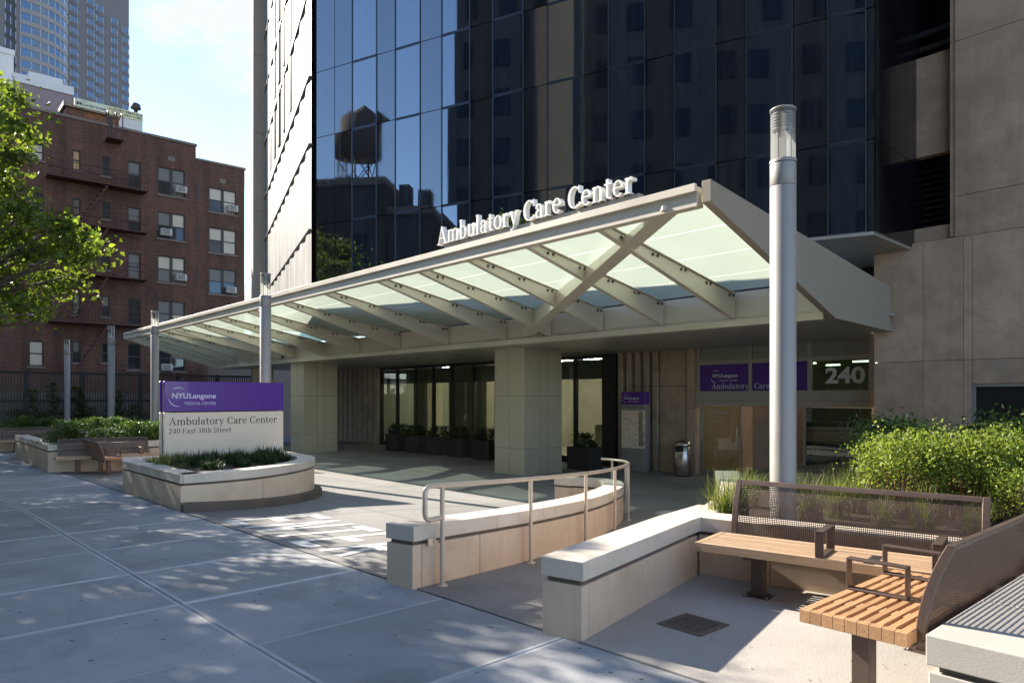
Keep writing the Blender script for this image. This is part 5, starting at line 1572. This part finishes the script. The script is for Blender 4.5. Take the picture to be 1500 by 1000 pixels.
# ================================================================== LAMP POSTS
def lamp_proto():
    r = thing("lamp_post", "lamp", "lamp post")
    Hh = 4.55; R0_ = .125
    m = MB(); m.lathe([(R0_, -.8), (R0_, Hh - .78), (R0_ - .004, Hh - .775)], seg=28); m.build("post", ALU, r)
    m = MB(); m.lathe([(R0_ - .004, Hh - .772), (R0_, Hh - .766), (R0_, Hh - .555), (R0_ - .006, Hh - .545), (0, Hh - .545)], seg=28); m.build("collar", ALU, r)
    m = MB(); m.lathe([(R0_ + .003, Hh - .545), (R0_ + .003, Hh - .515), (.09, Hh - .51), (0, Hh - .51)], seg=28); m.build("lamp_ring", ALU, r)
    m = MB(); m.lathe([(R0_ - .006, Hh - .51), (R0_ - .006, Hh - .02)], seg=28); m.lathe([(R0_ - .012, Hh - .02), (R0_ - .012, Hh - .51)], seg=28); m.build("lamp_cylinder", LAMPGLASS, r)
    m = MB(); m.lathe([(0, Hh), (R0_ - .01, Hh), (R0_, Hh - .008), (R0_, Hh - .022), (R0_ - .01, Hh - .024), (0, Hh - .024)], seg=28); m.build("lamp_cap", ALU, r)
    m = MB()
    for k in range(6):
        z = Hh - .05 - k * .030
        m.lathe([(R0_ - .022, z), (R0_ - .020, z - .012), (R0_ - .035, z - .024), (.03, z - .024)], seg=22)
    m.lathe([(0, Hh - .225), (.07, Hh - .235), (.055, Hh - .262), (0, Hh - .265)], seg=18)
    m.build("reflector", ALU, r)
    for k in range(4):
        an = k * math.pi / 2 + .5; m = MB(); x_, y_ = .068 * math.cos(an), .068 * math.sin(an)
        m.tube([(x_, y_, Hh - .51), (x_, y_, Hh - .23)], .008, 6); m.build("tie_rod", ALU, r)
    return r
lp = lamp_proto()
lamps = [((2.70, 7.02), 'tall steel lamp post behind the perforated bench at right'), ((-5.72, 16.35), 'steel lamp post rising behind the right end of the monument sign'),
         ((-11.86, 23.4), 'steel lamp post just left of the monument sign'), ((-16.1, 28.3), 'steel lamp post in the middle of the left hand hedge'), ((-22.1, 35.0), 'farthest and smallest steel lamp post at left')]
for i, ((x, y), lab) in enumerate(lamps):
    o = lp if i == 0 else copy_tree(lp)
    o.location = (x, y, 0); o.rotation_euler = (0, 0, .7 * i); o["label"] = lab; o["group"] = "lamp posts along the drive"

# ================================================================== BENCHES
def bench_proto(L, sd, back0, backL, rot_wood, arms, legs, name, label, cat="bench"):
    """local: x along, y towards the back, z up"""
    r = thing(name, label, cat)
    zt = .45; th = .075
    n = 9; wv = sd / n
    gaps = [i * L / 4 for i in range(5)]
    for i in range(n):
        m = MB(); y0 = i * wv + .0105; y1 = (i + 1) * wv - .0105
        if i == 0: y0 = 0
        if i == n - 1: y1 = sd
        m.bx(0.052, L - .052, y0, y1, zt - th, zt); m.build("slat", rot_wood, r, .004)
    m = MB()
    for x in gaps[1:-1]:
        m.bx(x - .05, x + .05, .008, sd - .008, zt - th + .004, zt - .006)
    m.build("spacer_blocks", rot_wood, r)
    for x0, x1 in ((0, .05), (L - .05, L)):
        for i in range(n):
            m = MB(); m.bx(x0, x1, i * wv + .0006, (i + 1) * wv - .0006, zt - th, zt); m.build("end_block", rot_wood, r, .0025)
    for x in legs:
        m = MB(); m.bx(x - .05, x + .05, sd * .40, sd * .40 + .10, .012, zt - th - .03); lg = m.build("leg", BRONZE, r, .004)
        m = MB(); m.bx(x - .11, x + .11, sd * .40 - .05, sd * .40 + .15, .0, .0115); m.build("base_plate", BRONZE, lg, .003)
        m = MB()
        for dx in (-.085, .085):
            for dy in (-.025, .125): m.lathe([(0, .022), (.011, .022), (.011, .011)], (x + dx, sd * .40 + dy, 0), 6)
        m.build("anchor_bolts", ALU, lg)
        m = MB(); m.bx(x - .06, x + .06, .05, sd - .02, zt - th - .029, zt - th - .001); m.build("seat_bracket", BRONZE, r)
    # back: curved frame and a lattice of crossing wires (square holes)
    def prof(f):    # f 0 bottom .. 1 top -> (y, z)
        z = .375 + f * .545
        y = sd + .01 + .02 * f + .135 * f ** 2.0
        return y, z
    x0, x1 = back0, back0 + backL
    ns = 10
    def strip_x(m, xa, xb, fa, fb, t, ns=ns):
        """panel between xa and xb following the profile, t thick"""
        P = [prof(fa + (fb - fa) * i / ns) for i in range(ns + 1)]
        vs = []
        for y, z in P: vs += [(xa, y - t, z), (xb, y - t, z), (xb, y + t, z), (xa, y + t, z)]
        fs = []
        for i in range(ns):
            a, b = 4 * i, 4 * i + 4
            fs += [(a + k, a + (k + 1) % 4, b + (k + 1) % 4, b + k) for k in range(4)]
        fs += [(3, 2, 1, 0), tuple(4 * ns + k for k in range(4))]
        m.add(vs, fs)
    m = MB(); strip_x(m, x0, x0 + .05, 0, 1, .022); m.build("back_upright", BRONZE, r, .004)
    m = MB(); strip_x(m, x1 - .05, x1, 0, 1, .022); m.build("back_upright", BRONZE, r, .004)
    m = MB(); strip_x(m, x0 + .0505, x1 - .0505, .93, 1, .022, 2); m.build("top_rail", BRONZE, r, .004)
    m = MB(); strip_x(m, x0 + .0505, x1 - .0505, 0, .08, .022, 2); m.build("bottom_rail", BRONZE, r, .004)
    m = MB()
    px_, pz = .0155, .0155; wx = .0062
    nx = int((backL - .10) / px_); stp = (backL - .10) / nx
    for i in range(nx + 1):
        x = x0 + .05 + i * stp
        P = [prof(.08 + .85 * k / 8) for k in range(9)]
        vs = [];
        for y, z in P: vs += [(x - wx / 2, y, z), (x + wx / 2, y, z)]
        m.add(vs, [(2 * k, 2 * k + 1, 2 * k + 3, 2 * k + 2) for k in range(8)])
    hl = .85 * .57; nz = int(hl / pz)
    for i in range(nz + 1):
        f = .08 + .85 * i / nz; df = wx / .57 / 2
        (ya, za), (yb, zb2) = prof(f - df), prof(f + df)
        m.add([(x0 + .05, ya - .0008, za), (x1 - .05, ya - .0008, za), (x1 - .05, yb - .0008, zb2), (x0 + .05, yb - .0008, zb2)], [(0, 1, 2, 3)])
    pp_ = m.build("perforated_panel", BRONZE, r, kind="stuff")
    sol = pp_.modifiers.new("thick", 'SOLIDIFY'); sol.thickness = .002
    for x in arms:
        m = MB(); w = .032; y0, y1 = .0, sd * .62; h = .205; t = .007
        def fl(ax, bx_, z0, z1): m.bx(x - w, x + w, ax, bx_, z0, z1)
        fl(y0, y1, zt + .001, zt + .001 + 2 * t); fl(y0, y1, zt + h - 2 * t, zt + h); fl(y0, y0 + 2 * t, zt + 2 * t + .001, zt + h - 2 * t); fl(y1 - 2 * t, y1, zt + 2 * t + .001, zt + h - 2 * t)
        m.build("armrest", BRONZE, r, .003)
    for x in (x0 + .35, x1 - .35):
        m = MB(); m.bx(x - .03, x + .03, sd - .06, sd + .03, .36, .374); m.build("back_bracket", ALU, r)
    return r
b1 = bench_proto(2.02, .58, .10, 1.95, TEAK_GREY, (1.0, 1.78), (.45, 1.6), "timber_bench", "pale timber bench with long perforated back along the planter wall")
b1.location = (1.56, 6.01, 0); b1.rotation_euler = (0, 0, math.atan2(BD.y, BD.x)); b1["group"] = "timber benches"
b2 = bench_proto(1.43, .585, -.80, 2.10, TEAK, (.77, .19), (1.23, .25), "timber_bench", "warm brown slatted timber bench seen end on at lower right")
b2.location = Vector((1.675, 4.11, 0)) + EB * 1.43; b2.rotation_euler = (0, 0, math.atan2(-EB.y, -EB.x)); b2["group"] = "timber benches"
# far copies
P1 = Vector((-10.4, 15.8, 0))
b3 = copy_tree(b1); b3.scale = (.95, .8, .8); q = P1 - D2 * .60 + N2 * .08; b3.location = q; b3.rotation_euler = (0, 0, RZ); b3["label"] = "far bench with brown back between the left planters"
b4 = copy_tree(b2); b4.scale = (.8, .8, .8); q = Vector((-8.55, 15.55, 0)); b4.location = q + D2 * .2; b4.rotation_euler = (0, 0, RZ + math.pi / 2); b4["label"] = "far bench seen from behind beside the sign planter"
P2 = P1 + D2 * 8.3 + N2 * -.2
b5 = copy_tree(b1); b5.scale = (1.05, .8, .8); q = P2 - D2 * .60 + N2 * .02; b5.location = q; b5.rotation_euler = (0, 0, RZ); b5["label"] = "farthest bench at the left edge of the photo"

# far planters
def far_planter(P, label, la=2.1, lb=5.2):
    o = thing("stone_planter", label, "planter", tuple(P))
    p = [P + D2 * la, P, P + N2 * lb, P + N2 * lb + D2 * la]
    low_wall(o, [p[0], p[1]], 1, .28, lambda q: .62, lambda q: -.2, .7)
    low_wall(o, [p[1] + Vector((.0, .02, 0)), p[2]], 1, .28, lambda q: .62, lambda q: -.4, 1.0)
    m = MB(); s_ = [P + N2 * .25 + D2 * .25, P + N2 * (lb - .1) + D2 * .25, P + N2 * (lb - .1) + D2 * (la + 3.2), P + N2 * .25 + D2 * (la + 3.2)]
    m.prism([(q.x, q.y) for q in s_], -.4, .5); m.build("soil", SOIL, o)
    low_wall(o, [P + D2 * (la + 3.4), P + D2 * (la + .01)], 1, .28, lambda q: .62, lambda q: -.2, 1.0)
far_planter(P1, "stone planter with dark hedge left of the sign planter")
far_planter(P2, "farthest stone planter at the left edge with low hedge")

# ================================================================== LITTER BIN
tc_ = ground(1000.5, 696.5, FLOOR); tc_.z = FLOOR
tb = thing("litter_bin", "round brushed steel litter bin beside the entrance door", "litter bin", tuple(tc_))
m = MB(); m.lathe([(.235, .03), (.24, .04), (.24, .78), (.232, .79)], tc_, 32); m.build("body", STEEL, tb)
m = MB(); m.lathe([(.22, 0), (.22, .03)], tc_, 32); m.build("foot", BLACK, tb)
m = MB(); m.lathe([(.232, .795), (.243, .80), (.243, .84), (.225, .90), (.17, .95), (.09, .972), (0, .98)], tc_, 32); m.build("domed_lid", STEEL, tb)
nd = Vector((-.62, -.78, 0)).normalized(); sd_ = Vector((-nd.y, nd.x, 0))
m = MB()
nseg = 8
for i in range(nseg):
    a0 = -0.48 + .96 * i / nseg; a1 = -0.48 + .96 * (i + 1) / nseg
    vs = []
    for a_, z_ in ((a0, .66), (a1, .66), (a1, .80), (a0, .80)):
        vs.append(tc_ + (nd * math.cos(a_) + sd_ * math.sin(a_)) * .2445 + UP * z_)
    m.add(vs, [(0, 1, 2, 3)])
m.build("opening", BLACK, tb)
# ================================================================== VEGETATION
rg = np.random.default_rng(11)
def leaf_arrays(cen, size, nrm_bias=None, aspect=.62, curl=.25, flat=.0):
    """one bent leaf (two quads -> 6 verts) per centre"""
    n = len(cen)
    t = rg.normal(size=(n, 3)); t /= np.linalg.norm(t, axis=1, keepdims=True)
    up = rg.normal(size=(n, 3)) * (1 - flat) + np.array([0, 0, 1.0]) * (.55 + flat)
    up /= np.linalg.norm(up, axis=1, keepdims=True)
    s = np.cross(t, up); s /= np.linalg.norm(s, axis=1, keepdims=True) + 1e-9
    t = np.cross(up, s)
    L = (size * rg.uniform(.65, 1.25, size=n))[:, None]
    Wd = L * aspect
    c = cen
    base = c - t * L * .5; tip = c + t * L * .5 - up * L * .10
    m1 = c - t * L * .08; 
    v = np.stack([base, m1 + s * Wd * .5 + up * L * curl * .5, tip, m1 - s * Wd * .5 + up * L * curl * .5], axis=1).reshape(-1, 3)
    idx = np.arange(n)[:, None] * 4
    f = np.concatenate([idx + 0, idx + 1, idx + 2, idx + 3], axis=1)
    return v, f
def leaf_obj(name, cen, size, mt, parent=None, **kw):
    v, f = leaf_arrays(cen, size, **kw)
    if parent is not None:
        inv = np.array(world_of(parent).inverted())
        v = v @ inv[:3, :3].T + inv[:3, 3]
    # tri split keeps the bend
    tri = np.concatenate([f[:, [0, 1, 2]], f[:, [0, 2, 3]]], axis=0)
    me = arr_mesh(name, v, tri, [mt], smooth=False)
    return link(name, me, parent)

# ---------------- street tree: trunk, limbs and leaf sprays through the crown
def tree_proto(seed, name, label, clumps, trunk_h, leaves_per, leaf, spread):
    r_ = random.Random(seed)
    root = thing(name, label, "tree")
    m = MB()
    m.tube([(0, 0, -.3), (.02, .01, .8), (.05, -.03, trunk_h * .6), (0, .03, trunk_h)], .17, 10, r2=.10)
    m.build("trunk", BARK, root)
    m = MB()
    for c in clumps:
        c = Vector(c)
        h0 = trunk_h * r_.uniform(.55, 1.0)
        mid = Vector((c.x * .42, c.y * .42, h0 + (c.z - h0) * .62)) + Vector((r_.uniform(-.2, .2), r_.uniform(-.2, .2), r_.uniform(0, .3)))
        m.tube([(0, 0, h0), mid, c * .98 + Vector((0, 0, -.05))], .045, 5, cap=False, r2=.010)
    m.build("limbs", BARK, root)
    cen = []
    for c in clumps:
        k = int(leaves_per * r_.uniform(.7, 1.3))
        q = rg.normal(size=(k, 3)) * np.array([spread, spread, spread * .55])
        # sprays: pull leaves onto a few twigs of the clump
        tw = rg.normal(size=(7, 3)) * np.array([1, 1, .55]) * spread * 1.35
        wsel = rg.integers(0, 7, k); f = rg.random(k)[:, None]
        q = np.where((rg.random(k) < .7)[:, None], tw[wsel] * f + rg.normal(size=(k, 3)) * .07, q)
        cen.append(q + np.array(c))
    o = leaf_obj("crown", np.concatenate(cen), leaf, LEAF_TREE, root, aspect=.75)
    return root
def crown_points(seed, n, rx, rz, zc, holes=0.15):
    r_ = random.Random(seed); out = []
    while len(out) < n:
        p = Vector((r_.uniform(-1, 1), r_.uniform(-1, 1), r_.uniform(-1, 1)))
        l = p.length
        if l > 1 or l < .35: continue
        if math.sin(p.x * 5 + seed) + math.sin(p.y * 4.2 + seed * 2) + math.sin(p.z * 5.1) < -1.2 - holes: continue
        out.append((p.x * rx, p.y * rx, zc + p.z * rz * (1 if p.z > 0 else .75)))
    return out
# the tree whose crown reaches into the photo: sprays placed by their outline
T1 = Vector((-9.9, 11.2, 0))
cl1 = crown_points(3, 105, 2.75, 2.5, 5.0)
vis = [(10, 120), (35, 105), (55, 120), (20, 165), (60, 160), (5, 215), (48, 205), (70, 185), (15, 260), (45, 255), (20, 300), (60, 320), (95, 325), (120, 330), (145, 345), (150, 365), (125, 370), (95, 365), (65, 365), (30, 355), (5, 340),
       (140, 385), (110, 400), (75, 405), (40, 400), (10, 390), (120, 420), (85, 435), (55, 440), (20, 430), (5, 450), (85, 455), (30, 150), (30, 225), (0, 280), (110, 345), (128, 355), (12, 460), (60, 285), (52, 340)]
for (u, v) in vis:
    Y = rnd.uniform(10.0, 12.2)
    p = atY(u - (22 if v > 300 else 30), v + (4 if v > 300 else 22), Y) - T1
    if u < 100 or True: cl1.append(tuple(p))
def pv(c): y = c[1] + T1.y; return 750 + (c[0] + T1.x) / y * K, HZ - (c[2] - CZ) / y * K
base = []
for c in cl1[:105]:
    u, v = pv(c)
    if u > -25 or (u > -70 and v < 130): continue
    base.append(c)
cl1 = base + cl1[105:]
t1 = tree_proto(5, "street_tree", "leafy green street tree whose crown hangs in at upper left", cl1, 2.9, 120, .105, .18)
t1.location = T1
clumps2 = crown_points(8, 185, 3.3, 2.9, 5.4)
t2 = tree_proto(9, "street_tree", "street tree standing out of view down the pavement", clumps2, 2.7, 215, .125, .36)
spots = [(-15.5, 16.1, 1.0, .0), (-20.4, 21.7, 1.05, 1.3), (-25.9, 27.8, 1.0, 2.2), (-10.3, 5.7, 1.08, 3.0), (-32, 35.2, 1.1, 4.0), (-11.9, 9.0, 1.1, .8)]
for i, (x, y, s_, rz_) in enumerate(spots):
    o = t2 if i == 0 else copy_tree(t2)
    o.location = (x, y, 0); o.scale = (s_, s_, s_); o.rotation_euler = (0, 0, rz_)
    o["group"] = "street trees along the kerb"; o["label"] = "street tree left of the frame, %s along the kerb" % ["third nearest", "fourth nearest", "fifth nearest", "nearest to the benches", "farthest", "second nearest"][i]
t1["group"] = "street trees along the kerb"

# ---------------- shrubs
def shrub_proto(name, label, rx, ry, h, n, leaf, mt, stems=24, stem_mt=TWIG, lift=.25, cat="shrub", aspect=.5, clump=26):
    root = thing(name, label, cat)
    m = MB(); r_ = random.Random(int(n))
    ends = []
    for i in range(stems):
        an = r_.uniform(0, 2 * math.pi); rr = math.sqrt(r_.random())
        e = Vector((rx * rr * math.cos(an), ry * rr * math.sin(an), h * r_.uniform(.6, .98)))
        b = Vector((e.x * .35, e.y * .35, -.05)); mid = (b + e) / 2 + Vector((r_.uniform(-.04, .04), r_.uniform(-.04, .04), 0))
        m.tube([b, mid, e], .007, 4, cap=False, r2=.003); ends.append(e)
    m.build("stems", stem_mt, root)
    cc = []
    for i in range(clump):
        an = r_.uniform(0, 2 * math.pi); rr = r_.uniform(.15, 1.0) ** .6; zz_ = lift + (1 - lift) * r_.random() ** .7
        k_ = math.sqrt(max(.05, 1 - max(0, (zz_ - .55) / .5) ** 2))
        cc.append((rx * rr * k_ * math.cos(an), ry * rr * k_ * math.sin(an), h * zz_))
    cc = np.array(cc); pick = rg.integers(0, len(cc), n)
    sp = min(rx, ry) * .30
    cen = cc[pick] + rg.normal(size=(n, 3)) * np.array([sp, sp, h * .11])
    cen[:, 2] = np.clip(cen[:, 2], h * .06, None)
    leaf_obj("foliage", cen, leaf, mt, root, aspect=aspect)
    return root
s0 = shrub_proto("bright_shrub", "s", .48, .42, .86, 4600, .044, LEAF_BRIGHT, 80, lift=.40, aspect=.55)
bright = [((4.02, 7.25), .92, 0, "sunlit yellow green shrub nearest the 240 door"), ((4.52, 7.2), .95, 1.1, "sunlit bushy shrub in front of the stone wall joint"),
          ((5.05, 7.12), .96, 2.3, "sunlit shrub with bare red stems in front of the stone wall"), ((5.58, 7.0), .95, 3.7, "sunlit shrub in front of the black steel door"),
          ((6.1, 6.85), .95, 5.0, "sunlit shrub at the right edge of the photo"), ((4.75, 6.55), .58, 4.1, "short sunlit shrub low in front of the shrub row")]
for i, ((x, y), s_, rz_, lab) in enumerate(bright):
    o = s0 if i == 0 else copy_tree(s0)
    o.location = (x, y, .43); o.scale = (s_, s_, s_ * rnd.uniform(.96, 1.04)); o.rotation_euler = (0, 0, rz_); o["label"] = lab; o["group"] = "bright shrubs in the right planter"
d0 = shrub_proto("dark_shrub", "s", .50, .45, .80, 2600, .06, LEAF_HEDGE, 24, lift=.12, aspect=.5)
dark = [((4.65, 8.5), .95, "dark green shrub behind the bright shrubs beside the 240 door"), ((5.3, 9.7), 1.15, "dark green shrub against the stone wall behind the bright row"), ((6.6, 9.4), 1.2, "dark green shrub below the black steel door"), ((7.5, 9.0), 1.2, "dark green shrub behind the right end of the bright row")]
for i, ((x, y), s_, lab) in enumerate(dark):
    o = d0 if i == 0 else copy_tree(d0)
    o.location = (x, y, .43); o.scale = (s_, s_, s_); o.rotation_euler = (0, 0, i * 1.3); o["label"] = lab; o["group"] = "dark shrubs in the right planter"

# hedges in the far planters
h0 = shrub_proto("hedge_shrub", "s", .62, .42, .55, 2600, .075, LEAF_HEDGE, 14, lift=.1, aspect=.45, clump=22)
hed = []
for k in range(5): hed.append((P1 + N2 * (.75 + .95 * k) + D2 * .75, "hedge shrub %s in the planter left of the sign" % ["leftmost", "second from left", "in the middle", "fourth from left", "rightmost"][k], 1.0))
for k in range(4): hed.append((P2 + N2 * (.7 + 1.0 * k) + D2 * .8, "hedge shrub %s in the farthest planter" % ["leftmost", "second from left", "third from left", "rightmost"][k], .9))
for i, (p, lab, s_) in enumerate(hed):
    o = h0 if i == 0 else copy_tree(h0)
    o.location = (p.x, p.y, .50); o.scale = (s_, s_, s_ * rnd.uniform(.92, 1.08)); o.rotation_euler = (0, 0, RZ + rnd.uniform(-.3, .3) + (math.pi if i % 2 else 0)); o["label"] = lab; o["group"] = "hedge shrubs in the left planters"

# ---------------- grasses
def blades(n, length, width, spread, droop, seg=5):
    an = rg.uniform(0, 2 * np.pi, n); lean = rg.uniform(.15, 1.0, n) * droop; L = length * rg.uniform(.6, 1.15, n)
    bx_ = rg.normal(size=n) * spread; by_ = rg.normal(size=n) * spread
    V = []; 
    for k in range(seg + 1):
        f = k / seg
        r_ = L * (lean * f ** 1.6) * .8
        z = L * (f - lean * .55 * f ** 2.2)
        x = bx_ + np.cos(an) * r_; y = by_ + np.sin(an) * r_
        w = width * (1 - f ** 2) * .5 + .0006
        sx, sy = -np.sin(an) * w, np.cos(an) * w
        V.append(np.stack([np.stack([x - sx, y - sy, z], 1), np.stack([x + sx, y + sy, z], 1)], 1))
    V = np.stack(V, 1)            # n, seg+1, 2, 3
    v = V.reshape(-1, 3)
    b = np.arange(n)[:, None] * (2 * (seg + 1))
    F = []
    for k in range(seg):
        F.append(np.concatenate([b + 2 * k, b + 2 * k + 1, b + 2 * k + 3, b + 2 * k + 2], 1))
    return v, np.concatenate(F, 0)
def tuft(name, n, length, width, spread, droop, mt):
    v, f = blades(n, length, width, spread, droop)
    return arr_mesh(name, v, f, [mt])
gm = [tuft("ornamental_grass", 260, .58, .006, .055, .95, GRASS_L) for _ in range(2)]
gspots = [((2.12, 7.08), .95, "arching grass tuft at the planter corner left of the bench back"), ((2.35, 7.35), 1.0, "grass tuft just left of the near lamp post"), ((2.98, 7.05), .9, "grass tuft just right of the near lamp post"),
          ((3.35, 7.3), 1.0, "grass tuft in front of the 240 door glass"), ((3.7, 7.6), 1.0, "grass tuft between the lamp post and the bright shrubs"), ((3.55, 6.75), .75, "small grass tuft behind the bench back near the lamp post"),
          ((3.85, 6.6), .8, "grass tuft at the foot of the leftmost bright shrub"), ((4.25, 6.45), .75, "grass tuft at the foot of the second bright shrub"), ((5.0, 6.3), .75, "grass tuft below the bare red stems"),
          ((4.35, 5.75), .8, "grass tuft behind the right end of the bench back"), ((5.0, 6.0), .8, "grass tuft right of the bench back corner"), ((2.7, 8.0), .9, "grass tuft behind the lamp post near the planter edge"), ((3.2, 8.3), .9, "grass tuft deeper in the planter behind the lamp post")]
for i, ((x, y), s_, lab) in enumerate(gspots):
    o = link("ornamental_grass", gm[i % 2]); o.location = (x, y, .43); o.scale = (s_, s_, s_); o.rotation_euler = (0, 0, i * 1.9)
    tag(o, lab, "grass tuft", "grass tufts in the right planter")
lm = [tuft("lilyturf", 120, .30, .010, .05, 1.0, GRASS_D), tuft("lilyturf", 120, .30, .010, .05, 1.0, GRASS_D), tuft("lilyturf", 110, .32, .010, .05, 1.0, GRASS_L)]
ORD = ["first", "second", "third", "fourth", "fifth", "sixth", "seventh", "eighth", "ninth", "tenth", "eleventh", "twelfth"]
tufts = {0: [], 1: [], 2: [], 3: []}
for i in range(11):
    for j in range(3):
        f = (i + .5) / 11
        p = SL + (SR - SL) * (f * 1.12 - .06) + SNo * (.16 + .30 * j + rnd.uniform(-.08, .08)) + SX * rnd.uniform(-.1, .1)
        ins = min((p - q).length for q in front)          # keep inside the curved wall
        if ins < .42: continue
        tufts[j].append((p, lm[2] if (i < 2 and j < 2) else lm[(i + j) % 2]))
for i, (x, y) in enumerate(((-5.3, 11.35), (-4.95, 11.75), (-4.6, 12.2), (-4.35, 12.7), (-5.6, 11.75), (-6.0, 12.1), (-5.25, 12.1), (-4.9, 12.6), (-4.25, 13.2), (-4.6, 13.2), (-5.7, 12.5), (-6.35, 12.45))):
    tufts[3].append((Vector((x, y, 0)), lm[2] if i in (5, 11) else lm[i % 2]))
for j, row in tufts.items():
    row.sort(key=lambda t: t[0].x / t[0].y)
    where = ["row against the sign board", "middle row below the sign", "row before the middle of the sign bed", "front rows near the curved coping"][j]
    for i, (p, me) in enumerate(row):
        o = link("lilyturf", me); o.location = (p.x, p.y, .43); s_ = rnd.uniform(.8, 1.15); o.scale = (s_, s_, s_); o.rotation_euler = (0, 0, rnd.uniform(0, 6))
        tag(o, "lilyturf tuft, %s from left in the %s" % (ORD[i], where), "grass tuft", "lilyturf tufts under the sign")

# ---------------- dark boxes with shrubs under the canopy
x0 = shrub_proto("boxed_shrub", "s", .42, .30, .42, 900, .085, LEAF_DARK, 12, BARK, lift=.05, aspect=.4, clump=16)
BOXM = mat("charcoal_planter_box", (0.035, 0.032, 0.030), 0.6, 0.1, 2, 40, 0.1)
def pbox(loc, lab, first=[None]):
    if first[0] is None:
        r = thing("planter_box", lab, "planter box")
        m = MB(); w, d, h = .46, .27, .66
        for (xa, xb, ya, yb) in ((-w, w, -d, -d + .03), (-w, w, d - .03, d), (-w, -w + .03, -d + .031, d - .031), (w - .03, w, -d + .031, d - .031)): m.bx(xa, xb, ya, yb, 0, h)
        m.build("box_walls", BOXM, r, .004)
        m = MB(); m.bx(-w + .031, w - .031, -d + .031, d - .031, .05, h - .05); m.build("soil", SOIL, r)
        first[0] = r; o = r
    else: o = copy_tree(first[0])
    o.location = loc; o.rotation_euler = (0, 0, RZ + math.pi / 2); o["label"] = lab; o["group"] = "charcoal planter boxes under the canopy"
names = ["farthest left", "second from left", "third from left", "fourth from left", "fifth from left", "half hidden behind the column"]
for i in range(6):
    f = i / 5.0
    p = S(15.15 + .1 * f, 24.0 + (17.2 - 24.0) * f, FLOOR)
    pbox(p, "charcoal planter box under the dark windows, " + names[i])
    o = x0 if i == 0 else copy_tree(x0)
    o.location = p + UP * .58; o.rotation_euler = (0, 0, RZ + math.pi / 2 + (math.pi if i % 2 else 0)); o["group"] = "dark shrubs in the planter boxes"; o["label"] = "dark leafy shrub in the planter box " + names[i]
for j, (u, v, lab, n_) in enumerate(((846, 688, "charcoal planter box right of the near column", "dark leafy shrub in the box right of the near column"),)):
    p = ground(u, v, FLOOR); p.z = FLOOR; p += N2 * .3
    pbox(p, lab); o = copy_tree(x0); o.location = p + UP * .58; o.rotation_euler = (0, 0, 1.0); o["label"] = n_; o["group"] = "dark shrubs in the planter boxes"

# ---------------- ivy on the fence and a dark hedge at its foot
cen = []
for i, u in enumerate((28, 47, 60, 78, 112, 118, 131, 174, 195)):
    b = on_a(u, 580, FA).x; hh = [1.4, 2.4, 1.3, 2.75, 2.6, 2.2, 1.5, 2.4, 1.6][i]
    n_ = int(420 * hh / 2)
    z = rg.random(n_) ** 1.3 * hh - .3
    cen.append(np.stack([b + rg.normal(size=n_) * (.10 + .13 * np.clip(1 - z / hh, 0, 1)), FA - .12 + rg.normal(size=n_) * .06, z], 1))
n_ = 5200
cen.append(np.stack([rg.uniform(b0f, b1f, n_), FA - .25 + rg.normal(size=n_) * .12, rg.random(n_) ** 1.6 * 1.35 - .3], 1))
cen = np.concatenate(cen)
cw = cen[:, :1] * np.array(N2)[None] + cen[:, 1:2] * np.array(D2)[None] + cen[:, 2:] * np.array((0, 0, 1.0))[None]
iv = leaf_obj("ivy", cw, .12, LEAF_IVY, None, aspect=.8); tag(iv, kind="stuff")

# ---------------- fallen leaves and litter specks on the pavement
cen = []
for i in range(130):
    b, a = rnd.uniform(-.8, 3.6), rnd.uniform(2.6, 22)
    p = SP(b, a, .006); cen.append(p)
for i in range(40):
    p = SP(rnd.uniform(3.8, 5.4), rnd.uniform(-.5, 3.0), .012); cen.append(p)
fl = leaf_obj("fallen_leaves", np.array([tuple(p) for p in cen]), .022, TWIG, None, aspect=.5, flat=.9, curl=.05); tag(fl, kind="stuff")
